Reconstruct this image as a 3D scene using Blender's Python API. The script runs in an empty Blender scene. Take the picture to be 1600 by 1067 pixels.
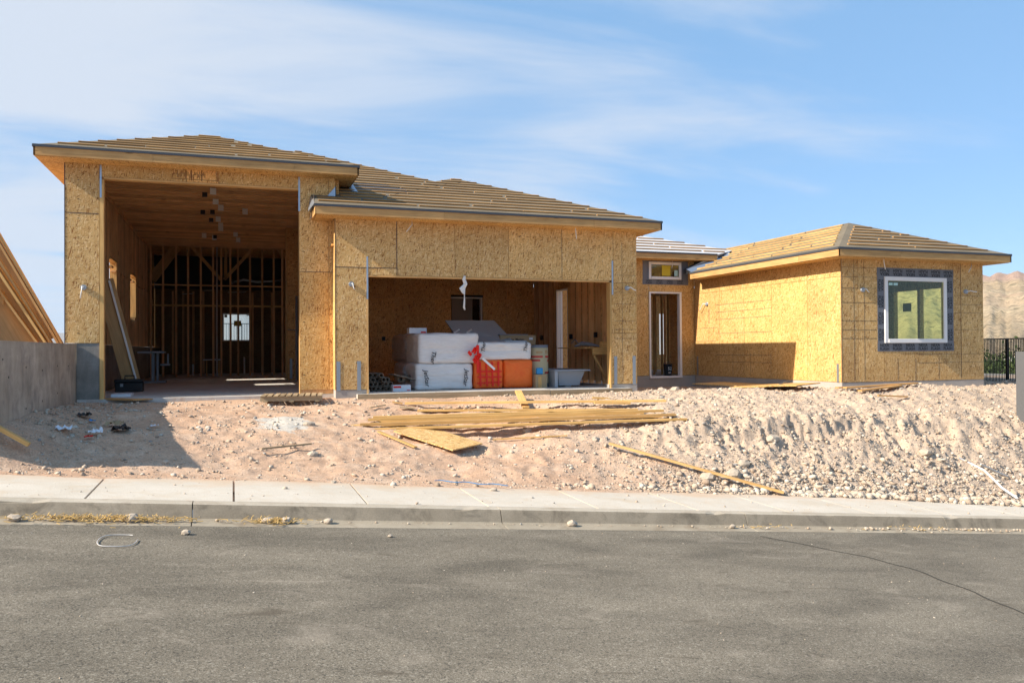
import bpy, math, random
import numpy as np
from mathutils import Vector, Matrix, noise as mnoise
random.seed(7); rng = np.random.default_rng(7)
sc = bpy.context.scene
col = sc.collection

# ------------------------------------------------------------------ camera
CAM_Z = .84
F_PX, YAW, PITCH, ROLL = 1264.63, .3317, .0101, .0062
cam = bpy.data.cameras.new('camera'); co = bpy.data.objects.new('camera', cam); col.objects.link(co)
cam.sensor_width = 36; cam.sensor_fit = 'HORIZONTAL'; cam.lens = 36 * F_PX / 1600; cam.clip_end = 30000; cam.clip_start = .05
F0 = Vector((math.sin(YAW), math.cos(YAW), 0)); R0 = Vector((math.cos(YAW), -math.sin(YAW), 0)); U0 = Vector((0, 0, 1))
Fv = F0 * math.cos(PITCH) + U0 * math.sin(PITCH); Uv = U0 * math.cos(PITCH) - F0 * math.sin(PITCH)
Rv = R0 * math.cos(ROLL) - Uv * math.sin(ROLL); Uc = Uv * math.cos(ROLL) + R0 * math.sin(ROLL)
cm = Matrix((Rv, Uc, -Fv)).transposed().to_4x4(); cm.translation = (0, 0, CAM_Z); co.matrix_world = cm
sc.camera = co

# ------------------------------------------------------------------ sky, sun, exposure
SUN = Vector((-1, -.105, .70)).normalized()
w = bpy.data.worlds.new('World'); sc.world = w; w.use_nodes = True
nt = w.node_tree; nt.nodes.clear(); N = nt.nodes.new; L = nt.links.new
out = N('ShaderNodeOutputWorld'); bg = N('ShaderNodeBackground'); sky = N('ShaderNodeTexSky')
sky.sky_type = 'NISHITA'; sky.sun_disc = False
sky.sun_elevation = math.asin(SUN.z); sky.sun_rotation = math.atan2(SUN.x, SUN.y) % (2 * math.pi)
sky.air_density = 1.0; sky.dust_density = .25; sky.ozone_density = 3.2; sky.altitude = 900
SKY_STRENGTH = .15
bg.inputs['Strength'].default_value = SKY_STRENGTH
# thin cirrus: noise on the sky direction projected to a flat cloud layer
tc = N('ShaderNodeTexCoord'); sep = N('ShaderNodeSeparateXYZ'); L(tc.outputs['Generated'], sep.inputs[0])
zc = N('ShaderNodeMath'); zc.operation = 'MAXIMUM'; L(sep.outputs['Z'], zc.inputs[0]); zc.inputs[1].default_value = 0
za = N('ShaderNodeMath'); za.operation = 'ADD'; L(zc.outputs[0], za.inputs[0]); za.inputs[1].default_value = .12
dv = N('ShaderNodeVectorMath'); dv.operation = 'DIVIDE'; L(tc.outputs['Generated'], dv.inputs[0])
cb = N('ShaderNodeCombineXYZ'); [L(za.outputs[0], cb.inputs[i]) for i in range(3)]; L(cb.outputs[0], dv.inputs[1])
mp = N('ShaderNodeMapping'); mp.inputs['Rotation'].default_value = (0, 0, math.radians(-19)); mp.inputs['Scale'].default_value = (.75, 2.0, 0)
mp.inputs['Location'].default_value = (7.7, .9, 0)
L(dv.outputs[0], mp.inputs[0])
n1 = N('ShaderNodeTexNoise'); n1.inputs['Scale'].default_value = .8; n1.inputs['Detail'].default_value = 9; n1.inputs['Roughness'].default_value = .56; n1.inputs['Distortion'].default_value = .5
L(mp.outputs[0], n1.inputs['Vector'])
n2 = N('ShaderNodeTexNoise'); n2.inputs['Scale'].default_value = .35; n2.inputs['Detail'].default_value = 2
mp2 = N('ShaderNodeMapping'); mp2.inputs['Location'].default_value = (2.7, 7.7, 0); L(dv.outputs[0], mp2.inputs[0]); L(mp2.outputs[0], n2.inputs['Vector'])
ad = N('ShaderNodeMath'); ad.operation = 'MULTIPLY_ADD'; L(n2.outputs['Fac'], ad.inputs[0]); ad.inputs[1].default_value = .9; L(n1.outputs['Fac'], ad.inputs[2])
rp = N('ShaderNodeMapRange'); rp.interpolation_type = 'SMOOTHSTEP'; bs = N('ShaderNodeVectorMath'); bs.operation = 'DOT_PRODUCT'; L(tc.outputs['Generated'], bs.inputs[0]); bs.inputs[1].default_value = (-.50, .22, 0); a2 = N('ShaderNodeMath'); L(bs.outputs['Value'], a2.inputs[0]); L(ad.outputs[0], a2.inputs[1]); L(a2.outputs[0], rp.inputs['Value'])
rp.inputs['From Min'].default_value = .93; rp.inputs['From Max'].default_value = 1.27; rp.inputs['To Max'].default_value = .88
mx = N('ShaderNodeMixRGB'); L(rp.outputs[0], mx.inputs['Fac']); hs = N('ShaderNodeHueSaturation'); hs.inputs['Hue'].default_value = .505; hs.inputs['Saturation'].default_value = 1.0; hs.inputs['Value'].default_value = .78; L(sky.outputs[0], hs.inputs['Color']); bl = N('ShaderNodeMixRGB'); bl.inputs['Fac'].default_value = .80; L(hs.outputs[0], bl.inputs[1]); bl.inputs[2].default_value = (.62, 1.24, 2.02, 1); L(bl.outputs[0], mx.inputs[1]); mx.inputs[2].default_value = (1.98, 2.12, 2.36, 1)
L(mx.outputs[0], bg.inputs['Color']); L(bg.outputs[0], out.inputs[0])

sl = bpy.data.lights.new('sun', 'SUN'); sl.energy = 3.7; sl.angle = math.radians(.53); sl.color = (1, .91, .77)
so = bpy.data.objects.new('sun', sl); col.objects.link(so); so.rotation_euler = SUN.to_track_quat('Z', 'Y').to_euler(); so.location = (-20, 0, 30)
sc.view_settings.view_transform = 'Standard'; sc.view_settings.look = 'None'; sc.view_settings.gamma = 1
sc.view_settings.exposure = 1.34
sc.cycles.use_denoising = True
sc.cycles.max_bounces = 9; sc.cycles.diffuse_bounces = 8

# ------------------------------------------------------------------ materials
def mat(name, base=(.5, .5, .5), rough=.8, metal=0.0):
    m = bpy.data.materials.new(name); m.use_nodes = True
    b = m.node_tree.nodes['Principled BSDF']
    b.inputs['Base Color'].default_value = (*base, 1); b.inputs['Roughness'].default_value = rough; b.inputs['Metallic'].default_value = metal
    if 'Specular IOR Level' in b.inputs: b.inputs['Specular IOR Level'].default_value = .3
    return m
class G:
    """small node-graph helper"""
    def __init__(s, m): s.m = m; s.t = m.node_tree; s.b = s.t.nodes['Principled BSDF']
    def n(s, ty, **k):
        x = s.t.nodes.new(ty)
        for a, v in k.items():
            if hasattr(x, a): setattr(x, a, v)
            else: x.inputs[a.replace('_', ' ')].default_value = v
        return x
    def l(s, a, b): s.t.links.new(a, b)
    def noise(s, vec, scale, detail=4, rough=.55, dist=0):
        x = s.n('ShaderNodeTexNoise'); s.l(vec, x.inputs['Vector'])
        x.inputs['Scale'].default_value = scale; x.inputs['Detail'].default_value = detail; x.inputs['Roughness'].default_value = rough; x.inputs['Distortion'].default_value = dist
        return x
    def ramp(s, fac, stops):
        x = s.n('ShaderNodeValToRGB'); s.l(fac, x.inputs[0]); e = x.color_ramp.elements
        while len(e) < len(stops): e.new(.5)
        for i, (p, c) in enumerate(stops):
            e[i].position = p; e[i].color = (c, c, c, 1) if isinstance(c, (int, float)) else (*c, 1)
        return x.outputs[0]
    def mix(s, fac, a, b, mode='MIX'):
        x = s.n('ShaderNodeMixRGB', blend_type=mode)
        for i, v in ((0, fac), (1, a), (2, b)):
            if isinstance(v, (int, float)): x.inputs[i].default_value = v if i == 0 else (v, v, v, 1)
            elif isinstance(v, tuple): x.inputs[i].default_value = (*v, 1)
            else: s.l(v, x.inputs[i])
        return x.outputs[0]
    def math(s, op, a, b=0.0, c=None):
        x = s.n('ShaderNodeMath', operation=op)
        for i, v in enumerate((a, b) + ((c,) if c is not None else ())):
            if isinstance(v, (int, float)): x.inputs[i].default_value = v
            else: s.l(v, x.inputs[i])
        return x.outputs[0]
    def mapv(s, vec, scale=(1, 1, 1), rot=(0, 0, 0), loc=(0, 0, 0)):
        x = s.n('ShaderNodeMapping'); s.l(vec, x.inputs[0]); x.inputs['Scale'].default_value = scale; x.inputs['Rotation'].default_value = rot; x.inputs['Location'].default_value = loc
        return x.outputs[0]
    def coord(s, kind='UV', shift=True):
        c = s.n('ShaderNodeTexCoord').outputs[kind]
        if not shift: return c
        r = s.n('ShaderNodeObjectInfo').outputs['Random']
        a = s.n('ShaderNodeVectorMath', operation='ADD'); s.l(c, a.inputs[0])
        cb_ = s.n('ShaderNodeCombineXYZ'); s.l(s.math('MULTIPLY', r, 37.3), cb_.inputs[0]); s.l(s.math('MULTIPLY', r, 91.7), cb_.inputs[1]); s.l(cb_.outputs[0], a.inputs[1])
        return a.outputs[0]
    def rnd(s): return s.n('ShaderNodeObjectInfo').outputs['Random']
    def bump(s, h, strength=.3, dist=.01):
        x = s.n('ShaderNodeBump'); s.l(h, x.inputs['Height']); x.inputs['Strength'].default_value = strength; x.inputs['Distance'].default_value = dist
        s.l(x.outputs[0], s.b.inputs['Normal']); return x
    def color(s, c): s.l(c, s.b.inputs['Base Color'])

def osb_mat(name, tint=(1, 1, 1), gain=1.0):
    m = mat(name, rough=.75); g = G(m); uv = g.coord()
    wob = g.noise(uv, 3.5, 2); wv = g.n('ShaderNodeVectorMath', operation='MULTIPLY_ADD'); g.l(wob.outputs['Color'], wv.inputs[0]); wv.inputs[1].default_value = (.03, .03, 0); g.l(uv, wv.inputs[2])
    base = None
    cols = [(.27, .125, .04), (.47, .27, .10), (.575, .37, .155), (.63, .435, .205), (.75, .58, .34)]
    # three crossing layers of long wood strands
    for i, (ang, sx, sy) in enumerate(((90, 13, 64), (58, 15, 70), (122, 14, 62), (20, 18, 76), (160, 17, 70), (100, 15, 80))):
        v = g.mapv(wv.outputs[0], rot=(0, 0, math.radians(ang))); v = g.mapv(v, scale=(sx, sy, 1), loc=(i * 7.1, i * 3.3, 0))
        vo = g.n('ShaderNodeTexVoronoi'); g.l(v, vo.inputs['Vector']); vo.inputs['Scale'].default_value = 1; vo.inputs['Randomness'].default_value = 1
        sp = g.n('ShaderNodeSeparateColor'); g.l(vo.outputs['Color'], sp.inputs[0])
        c = g.ramp(sp.outputs[0], [(0, cols[0]), (.06, cols[0]), (.10, cols[1]), (.26, cols[2]), (.78, cols[3]), (.96, cols[4])])
        edge = g.ramp(vo.outputs['Distance'], [(.45, 1.0), (.85, .8)])
        c = g.mix(1, c, edge, 'MULTIPLY')
        if base is None: base = c; hgt = sp.outputs[1]
        else:
            f = g.math('GREATER_THAN', sp.outputs[2], .58); base = g.mix(f, base, c); hgt = g.mix(f, hgt, sp.outputs[1])
    big = g.noise(uv, .9, 4); base = g.mix(1, base, g.ramp(big.outputs['Fac'], [(.3, (.84, .82, .80)), (.7, (1.1, 1.1, 1.1))]), 'MULTIPLY')
    dirt = g.noise(uv, 5, 6, .7); base = g.mix(g.ramp(dirt.outputs['Fac'], [(.6, 0), (.8, .25)]), base, (.62, .52, .38))
    base = g.mix(1, base, tuple(t * gain for t in tint), 'MULTIPLY')
    base = g.mix(1, base, g.ramp(g.rnd(), [(0, (.86, .85, .84)), (.5, 1.0), (1, (1.07, 1.05, 1.0))]), 'MULTIPLY')
    g.color(base); g.bump(hgt, .25, .003); return m

def wood_mat(name, a, b, rough=.7, vary=.25, knots=True):
    m = mat(name, rough=rough); g = G(m); uv = g.coord()
    v = g.mapv(uv, scale=(1.6, 34, 34)); gr = g.noise(v, 1, 5, .6, .6)
    c = g.ramp(gr.outputs['Fac'], [(.3, a), (.7, b)])
    bl = g.noise(g.mapv(uv, scale=(1.2, 3, 1)), 1.5, 3); c = g.mix(1, c, g.ramp(bl.outputs['Fac'], [(.3, .84), (.7, 1.12)]), 'MULTIPLY')
    if knots:
        vo = g.n('ShaderNodeTexVoronoi'); g.l(g.mapv(uv, scale=(1.3, 7, 1)), vo.inputs['Vector']); vo.inputs['Scale'].default_value = 1
        c = g.mix(g.ramp(vo.outputs['Distance'], [(.05, .75), (.13, 0)]), c, tuple(x * .35 for x in a))
    c = g.mix(1, c, g.ramp(g.rnd(), [(0, 1 - vary), (1, 1 + vary * .6)]), 'MULTIPLY')
    g.color(c); g.bump(gr.outputs['Fac'], .2, .003); return m

def concrete_mat(name, a, b, stain=None, rough=.9, streak=False, fine=60):
    m = mat(name, rough=rough); g = G(m); p = g.coord('Object', False); p = g.n('ShaderNodeNewGeometry').outputs['Position']
    n = g.noise(p, 1.3, 7, .62); c = g.ramp(n.outputs['Fac'], [(.32, a), (.68, b)])
    f = g.noise(p, fine, 4, .7); c = g.mix(1, c, g.ramp(f.outputs['Fac'], [(.3, .86), (.7, 1.1)]), 'MULTIPLY')
    if streak:
        s = g.noise(g.mapv(p, scale=(4, 4, .9)), 1, 7, .7, .8); c = g.mix(1, c, g.ramp(s.outputs['Fac'], [(.34, .80), (.6, 1.07)]), 'MULTIPLY'); s4 = g.noise(p, 2.1, 6, .7, .5); c = g.mix(1, c, g.ramp(s4.outputs['Fac'], [(.3, .82), (.7, 1.12)]), 'MULTIPLY')
        s3 = g.noise(g.mapv(p, scale=(.4, .4, 3.0)), 1, 3, .5); c = g.mix(1, c, g.ramp(s3.outputs['Fac'], [(.35, .9), (.65, 1.06)]), 'MULTIPLY')
    if stain:
        s2 = g.noise(p, 2.7, 5, .7, .8); c = g.mix(g.ramp(s2.outputs['Fac'], [(.5, 0), (.7, .75)]), c, stain)
    g.color(c); g.bump(g.mix(.35, f.outputs['Fac'], n.outputs['Fac']), .35, .006); return m

M = {}
M['osb'] = osb_mat('osb_sheathing', (1.10, 1.04, .93))
M['osb_gold'] = osb_mat('osb_golden', (1.07, .97, .78), 1.0)
M['osb_in'] = osb_mat('osb_inside', (1.06, .91, .72), 1.2)
M['lumber'] = wood_mat('lumber', (.48, .27, .095), (.66, .41, .17))
M['fascia'] = wood_mat('fascia_lumber', (.44, .235, .085), (.62, .37, .15), vary=.08)
M['stud'] = wood_mat('stud_lumber', (.62, .34, .145), (.76, .47, .225))
M['pale_lumber'] = wood_mat('pale_lumber', (.50, .29, .095), (.72, .46, .18), vary=.22)
M['batten'] = wood_mat('batten', (.30, .155, .052), (.48, .27, .10), vary=.3, knots=False)
M['oldwood'] = wood_mat('weathered_wood', (.26, .19, .11), (.46, .35, .22), vary=.3)
M['plywood'] = wood_mat('plywood', (.40, .24, .10), (.50, .32, .15), vary=.1, knots=False)
M['osb_dark'] = osb_mat('osb_painted_shade', (.9, .8, .7), .42)  # darkened OSB copy: shade behind the bay partition put into the colour
M['slab'] = concrete_mat('slab_concrete', (.54, .51, .47), (.64, .61, .56), stain=(.45, .33, .25))
M['found'] = concrete_mat('foundation_concrete', (.34, .31, .28), (.44, .40, .36))
M['stem'] = concrete_mat('stem_wall_concrete', (.23, .215, .19), (.33, .31, .28), streak=True)
M['rwall'] = concrete_mat('retaining_wall_concrete', (.37, .31, .24), (.48, .41, .33), stain=(.22, .19, .17), streak=True)
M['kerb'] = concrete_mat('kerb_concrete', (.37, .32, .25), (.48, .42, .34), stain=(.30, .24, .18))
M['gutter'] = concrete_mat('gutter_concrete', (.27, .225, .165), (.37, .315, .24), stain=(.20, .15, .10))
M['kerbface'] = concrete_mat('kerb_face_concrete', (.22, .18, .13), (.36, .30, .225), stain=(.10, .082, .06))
M['walk'] = concrete_mat('sidewalk_concrete', (.50, .445, .37), (.58, .525, .45), stain=(.49, .40, .30))
g = G(M['walk']); p = g.n('ShaderNodeNewGeometry').outputs['Position']; sp = g.n('ShaderNodeSeparateXYZ'); g.l(p, sp.inputs[0])
lk = g.b.inputs['Base Color'].links[0].from_socket; nn = g.noise(p, 1.7, 7, .7, .6); e_ = g.math('MULTIPLY_ADD', nn.outputs['Fac'], 1.5, sp.outputs[1])
g.color(g.mix(g.ramp(g.math('SUBTRACT', e_, 11.45), [(.12, 0), (.72, .9)]), lk, (.53, .385, .265)))
M['drip'] = mat('drip_edge_metal', (.075, .08, .09), .5, .3)
M['flash'] = mat('galvanised_flashing', (.42, .46, .52), .35, .75)
M['strap'] = mat('steel_strap', (.34, .37, .40), .45, .7)
M['white'] = mat('white_vinyl', (.78, .76, .75), .45)
M['black'] = mat('black_plastic', (.018, .018, .02), .45)
M['dark'] = mat('dark_gap_and_shade', (.03, .025, .02), .9)
M['line'] = mat('chalk_line', (.07, .05, .06), .9)
M['cable'] = mat('cable_white', (.72, .72, .70), .5)
M['ink'] = mat('black_print', (.015, .015, .018), .7)
M['rebarred'] = mat('fence_black_metal', (.022, .02, .02), .5, .4)
M['tub'] = mat('tub_grey_acrylic', (.36, .38, .41), .35)
M['cardboard'] = mat('cardboard', (.36, .26, .15), .85)
M['tubecard'] = mat('dark_cardboard_tube', (.20, .155, .115), .9)
M['rolltan'] = mat('roll_tan_paper', (.58, .46, .27), .8)
M['rollred'] = mat('roll_red_print', (.42, .06, .05), .8)
M['greyfelt'] = mat('grey_felt', (.21, .22, .24), .95)
M['foam'] = mat('grey_foam_board', (.30, .31, .33), .8)
M['red'] = mat('red_tape_plastic', (.75, .02, .012), .5)
M['blue'] = mat('blue_plastic', (.03, .25, .55), .5)
M['paperwhite'] = mat('white_card', (.70, .72, .76), .8)
M['steelgrey'] = mat('painted_grey_steel', (.30, .32, .35), .45, .3)
M['postgrey'] = mat('weathered_grey_post', (.13, .13, .135), .6, .3)
M['pipe'] = mat('pale_plastic_pipe', (.50, .48, .47), .5)
M['yellow'] = mat('yellow_sticker', (.62, .47, .03), .6)
M['teal'] = mat('pale_teal_sticker', (.45, .66, .60), .6)
M['door'] = mat('taupe_primed_door', (.27, .22, .18), .7)
M['redtile'] = mat('red_roof_tile', (.40, .14, .08), .85)
M['housewall'] = mat('pale_stucco', (.60, .53, .45), .9)
M['straw'] = mat('dry_straw', (.56, .37, .14), .9)
M['pvc'] = mat('white_pvc', (.80, .80, .78), .4)
M['tyvek'] = mat('white_roof_wrap', (.52, .52, .54), .6)

def cloth_mat(name, c, n_scale=(6, 6, 6), strength=.6, rough=.5, c2=None):
    m = mat(name, c, rough); g = G(m); p = g.n('ShaderNodeNewGeometry').outputs['Position']
    n = g.noise(g.mapv(p, scale=n_scale), 1, 6, .6, 1.5)
    if c2: g.color(g.ramp(n.outputs['Fac'], [(.3, c), (.7, c2)]))
    g.bump(n.outputs['Fac'], strength, .05); return m
M['bag'] = cloth_mat('insulation_bag_white', (.66, .64, .62), (2.5, 2.5, 14), .35, .4, (.78, .765, .745))
M['wrap'] = cloth_mat('grey_plastic_wrap', (.40, .37, .36), (4, 4, 16), .9, .3, (.56, .53, .52))
M['orange'] = cloth_mat('orange_insulation_bag', (.80, .12, .015), (3, 3, 5), .3, .5, (.88, .19, .03))

# roof felt
m = mat('roof_underlayment', rough=.95); g = G(m); p = g.n('ShaderNodeNewGeometry').outputs['Position']
n = g.noise(p, 1.2, 6, .6); c = g.ramp(n.outputs['Fac'], [(.3, (.135, .108, .074)), (.7, (.19, .155, .11))])
f = g.noise(p, 90, 2); c = g.mix(1, c, g.ramp(f.outputs['Fac'], [(.3, .8), (.7, 1.15)]), 'MULTIPLY'); g.color(c); g.bump(f.outputs['Fac'], .3, .004); M['felt'] = m
# asphalt
m = mat('asphalt', rough=.92); g = G(m); p = g.n('ShaderNodeNewGeometry').outputs['Position']
a = g.noise(p, 110, 3, .7); c = g.ramp(a.outputs['Fac'], [(.28, (.062, .052, .039)), (.5, (.158, .135, .102)), (.72, (.335, .29, .225))])
vo = g.n('ShaderNodeTexVoronoi'); g.l(p, vo.inputs['Vector']); vo.inputs['Scale'].default_value = 75
sp = g.n('ShaderNodeSeparateColor'); g.l(vo.outputs['Color'], sp.inputs[0])
c = g.mix(g.ramp(sp.outputs[0], [(.88, 0), (.95, .4)]), c, (.40, .36, .29)); c = g.mix(g.ramp(sp.outputs[1], [(.85, 0), (.93, .6)]), c, (.045, .04, .032))
b_ = g.noise(g.mapv(p, scale=(.6, 1.3, 1)), 1, 6, .6, .4); c = g.mix(1, c, g.ramp(b_.outputs['Fac'], [(.33, .70), (.66, 1.2)]), 'MULTIPLY')
d_ = g.noise(g.mapv(p, scale=(1.2, 1.9, 1), loc=(3, 9, 0)), 1.1, 7, .68, 1.2); c = g.mix(g.ramp(d_.outputs['Fac'], [(.57, 0), (.76, .34)]), c, (.46, .39, .31))
e_ = g.noise(g.mapv(p, scale=(1.5, 3.5, 1), loc=(13, 2, 0)), 1, 4, .6, 1); c = g.mix(g.ramp(e_.outputs['Fac'], [(.62, 0), (.74, .65)]), c, (.075, .058, .04))
g.color(c); g.bump(g.mix(.5, a.outputs['Fac'], sp.outputs[0]), .55, .006); M['asphalt'] = m
# dirt
def dirt_mat(name, lo, hi, pale, redmix=True):
    m = mat(name, rough=1); g = G(m); p = g.n('ShaderNodeNewGeometry').outputs['Position']
    n = g.noise(p, .55, 7, .62, .5); c = g.ramp(n.outputs['Fac'], [(.3, lo), (.7, hi)])
    n2_ = g.noise(p, 2.3, 6, .65, .6); c = g.mix(g.ramp(n2_.outputs['Fac'], [(.46, 0), (.7, .65)]), c, pale)
    n3 = g.noise(p, 42, 5, .75); c = g.mix(1, c, g.ramp(n3.outputs['Fac'], [(.28, .58), (.5, 1.0), (.72, 1.26)]), 'MULTIPLY')
    n4 = g.noise(p, 9, 5, .7); c = g.mix(1, c, g.ramp(n4.outputs['Fac'], [(.3, .84), (.7, 1.12)]), 'MULTIPLY')
    return m, g, c, n3, n4, p
m, g, c, n3, n4, p = dirt_mat('lot_dirt', (.46, .285, .185), (.56, .375, .255), (.63, .475, .355))
sx = g.n('ShaderNodeSeparateXYZ'); g.l(p, sx.inputs[0])
# paler caliche rubble towards the bank at the right, cement spill in the middle
rr = g.n('ShaderNodeMapRange', interpolation_type='SMOOTHSTEP'); wx = g.noise(p, .8, 3); g.l(g.math('MULTIPLY_ADD', wx.outputs['Fac'], 3.0, sx.outputs[0]), rr.inputs['Value'])
rr.inputs['From Min'].default_value = 6.2; rr.inputs['From Max'].default_value = 9.6; rr.inputs['To Max'].default_value = .82
c = g.mix(rr.outputs[0], c, g.mix(1, g.ramp(n3.outputs['Fac'], [(.25, (.38, .285, .205)), (.55, (.525, .41, .31)), (.75, (.60, .495, .395))]), g.ramp(n4.outputs['Fac'], [(.3, .85), (.7, 1.1)]), 'MULTIPLY'))
dd = g.n('ShaderNodeVectorMath', operation='DISTANCE'); g.l(g.mapv(p, scale=(1, .62, 0), loc=(-.85, -.62 * 14.75, 0)), dd.inputs[0]); dd.inputs[1].default_value = (0, 0, 0)
wn = g.noise(p, 2.2, 5, .7); dm = g.math('MULTIPLY_ADD', wn.outputs['Fac'], 1.1, dd.outputs['Value'])
c = g.mix(g.ramp(dm, [(.95, .85), (1.5, 0)]), c, (.52, .50, .45))
g.color(c); g.bump(g.mix(.5, n3.outputs['Fac'], n4.outputs['Fac']), .8, .03); M['dirt'] = m
m, g, c, n3, n4, p = dirt_mat('sand_mound', (.40, .29, .16), (.50, .37, .21), (.55, .43, .27)); g.color(c); g.bump(n3.outputs['Fac'], .6, .03); M['sand'] = m
# stones: each island its own tone
def stone_mat(name, stops):
    m = mat(name, rough=.95); g = G(m); r = g.n('ShaderNodeNewGeometry').outputs['Random Per Island']
    p = g.n('ShaderNodeNewGeometry').outputs['Position']; n = g.noise(p, 35, 4, .7)
    g.color(g.mix(1, g.ramp(r, stops), g.ramp(n.outputs['Fac'], [(.3, .75), (.7, 1.15)]), 'MULTIPLY')); g.bump(n.outputs['Fac'], .5, .01); return m
M['stone'] = stone_mat('rubble_stone', [(0, (.35, .26, .19)), (.35, (.47, .37, .28)), (.7, (.52, .43, .335)), (.93, (.60, .53, .44)), (1, (.30, .28, .26))])
M['rock'] = stone_mat('loose_rock', [(0, (.36, .30, .24)), (.5, (.44, .36, .28)), (1, (.52, .44, .35))])
# hills
def hill_mat(name, a, b, c3, scrub, band=True):
    m = mat(name, rough=1); g = G(m); p = g.n('ShaderNodeNewGeometry').outputs['Position']
    n = g.noise(g.mapv(p, scale=(.006, .006, .02)), 1, 8, .65, .8); c = g.ramp(n.outputs['Fac'], [(.32, a), (.5, b), (.68, c3)])
    n2_ = g.noise(p, .35, 8, .75); c = g.mix(g.ramp(n2_.outputs['Fac'], [(.52, 0), (.62, .75)]), c, scrub); vs = g.n('ShaderNodeTexVoronoi'); g.l(g.mapv(p, scale=(1, 1, .3)), vs.inputs['Vector']); vs.inputs['Scale'].default_value = .2; c = g.mix(g.ramp(vs.outputs['Distance'], [(.16, .8), (.34, 0)]), c, scrub); n2_ = g.noise(p, .06, 9, .7)
    c = g.mix(1, c, g.ramp(g.noise(p, .4, 5, .7).outputs['Fac'], [(.3, .75), (.7, 1.15)]), 'MULTIPLY')
    if band:
        sx = g.n('ShaderNodeSeparateXYZ'); g.l(p, sx.inputs[0]); zz = g.math('MULTIPLY_ADD', g.noise(p, .01, 4).outputs['Fac'], 14, sx.outputs[2])
        c = g.mix(g.ramp(g.math('DIVIDE', zz, 70), [(.60, 0), (.66, .75)]), c, (.42, .28, .23))
    g.color(c); g.bump(n2_.outputs['Fac'], 1, 6); return m
M['hill'] = hill_mat('desert_hill', (.42, .31, .20), (.54, .42, .28), (.47, .32, .22), (.17, .15, .09))
M['valley'] = hill_mat('valley_floor', (.30, .20, .14), (.38, .27, .18), (.34, .30, .24), (.13, .13, .07), False)
M['mount'] = hill_mat('far_mountain', (.24, .22, .20), (.30, .27, .24), (.26, .22, .20), (.16, .16, .14), False)
# foliage
def leaf_mat(name, a, b):
    m = mat(name, rough=.8); g = G(m); r = g.n('ShaderNodeNewGeometry').outputs['Random Per Island']; g.color(g.ramp(r, [(0, a), (1, b)])); return m
M['leaf'] = leaf_mat('tree_leaves', (.035, .06, .02), (.11, .15, .045)); M['bark'] = mat('bark', (.12, .09, .06), .95)
# glass
def glass_mat(name, tint, refl=.12):
    m = bpy.data.materials.new(name); m.use_nodes = True; t = m.node_tree; t.nodes.clear()
    o = t.nodes.new('ShaderNodeOutputMaterial'); tr = t.nodes.new('ShaderNodeBsdfTransparent'); gl = t.nodes.new('ShaderNodeBsdfGlossy'); mx_ = t.nodes.new('ShaderNodeMixShader'); lw = t.nodes.new('ShaderNodeLayerWeight'); pw = t.nodes.new('ShaderNodeMath'); pw.operation = 'POWER'; pw.inputs[1].default_value = 4; fr = t.nodes.new('ShaderNodeMath'); fr.operation = 'MULTIPLY_ADD'; fr.inputs[1].default_value = .7; fr.inputs[2].default_value = .05; t.links.new(lw.outputs['Facing'], pw.inputs[0]); t.links.new(pw.outputs[0], fr.inputs[0])
    tr.inputs[0].default_value = (*tint, 1); gl.inputs['Roughness'].default_value = .02
    t.links.new(fr.outputs[0], mx_.inputs[0]); t.links.new(tr.outputs[0], mx_.inputs[1]); t.links.new(gl.outputs[0], mx_.inputs[2]); t.links.new(mx_.outputs[0], o.inputs[0]); return m
M['glass'] = glass_mat('low_e_glass', (.88, .92, .66)); M['glass2'] = glass_mat('clear_glass', (.9, .95, .95))
m = mat('window_flashing_tape', (.155, .16, .18), .5); M['tape'] = m

# ------------------------------------------------------------------ object helpers
W = {}
def reg(o, m, parent=None):
    W[o] = m.copy(); o.matrix_basis = m
    if parent is not None:
        o.parent = parent; o.matrix_parent_inverse = W[parent].inverted()
def tag(o, label=None, cat=None, group=None, kind=None):
    if label: o['label'] = label
    if cat: o['category'] = cat
    if group: o['group'] = group
    if kind: o['kind'] = kind
    return o
def empty(name, loc, label, cat, group=None):
    o = bpy.data.objects.new(name, None); o.empty_display_size = .2; col.objects.link(o); reg(o, Matrix.Translation(loc)); return tag(o, label, cat, group)
def link(name, me, m, parent=None):
    o = bpy.data.objects.new(name, me); col.objects.link(o); reg(o, m, parent); return o
def frame(p0, p1, up=(0, 0, 1)):
    x = (Vector(p1) - Vector(p0)).normalized(); up = Vector(up)
    y = up.cross(x)
    if y.length < 1e-4: y = Vector((0, 1, 0)).cross(x)
    y.normalize(); z = x.cross(y)
    m = Matrix((x, y, z)).transposed().to_4x4(); return m
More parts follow.
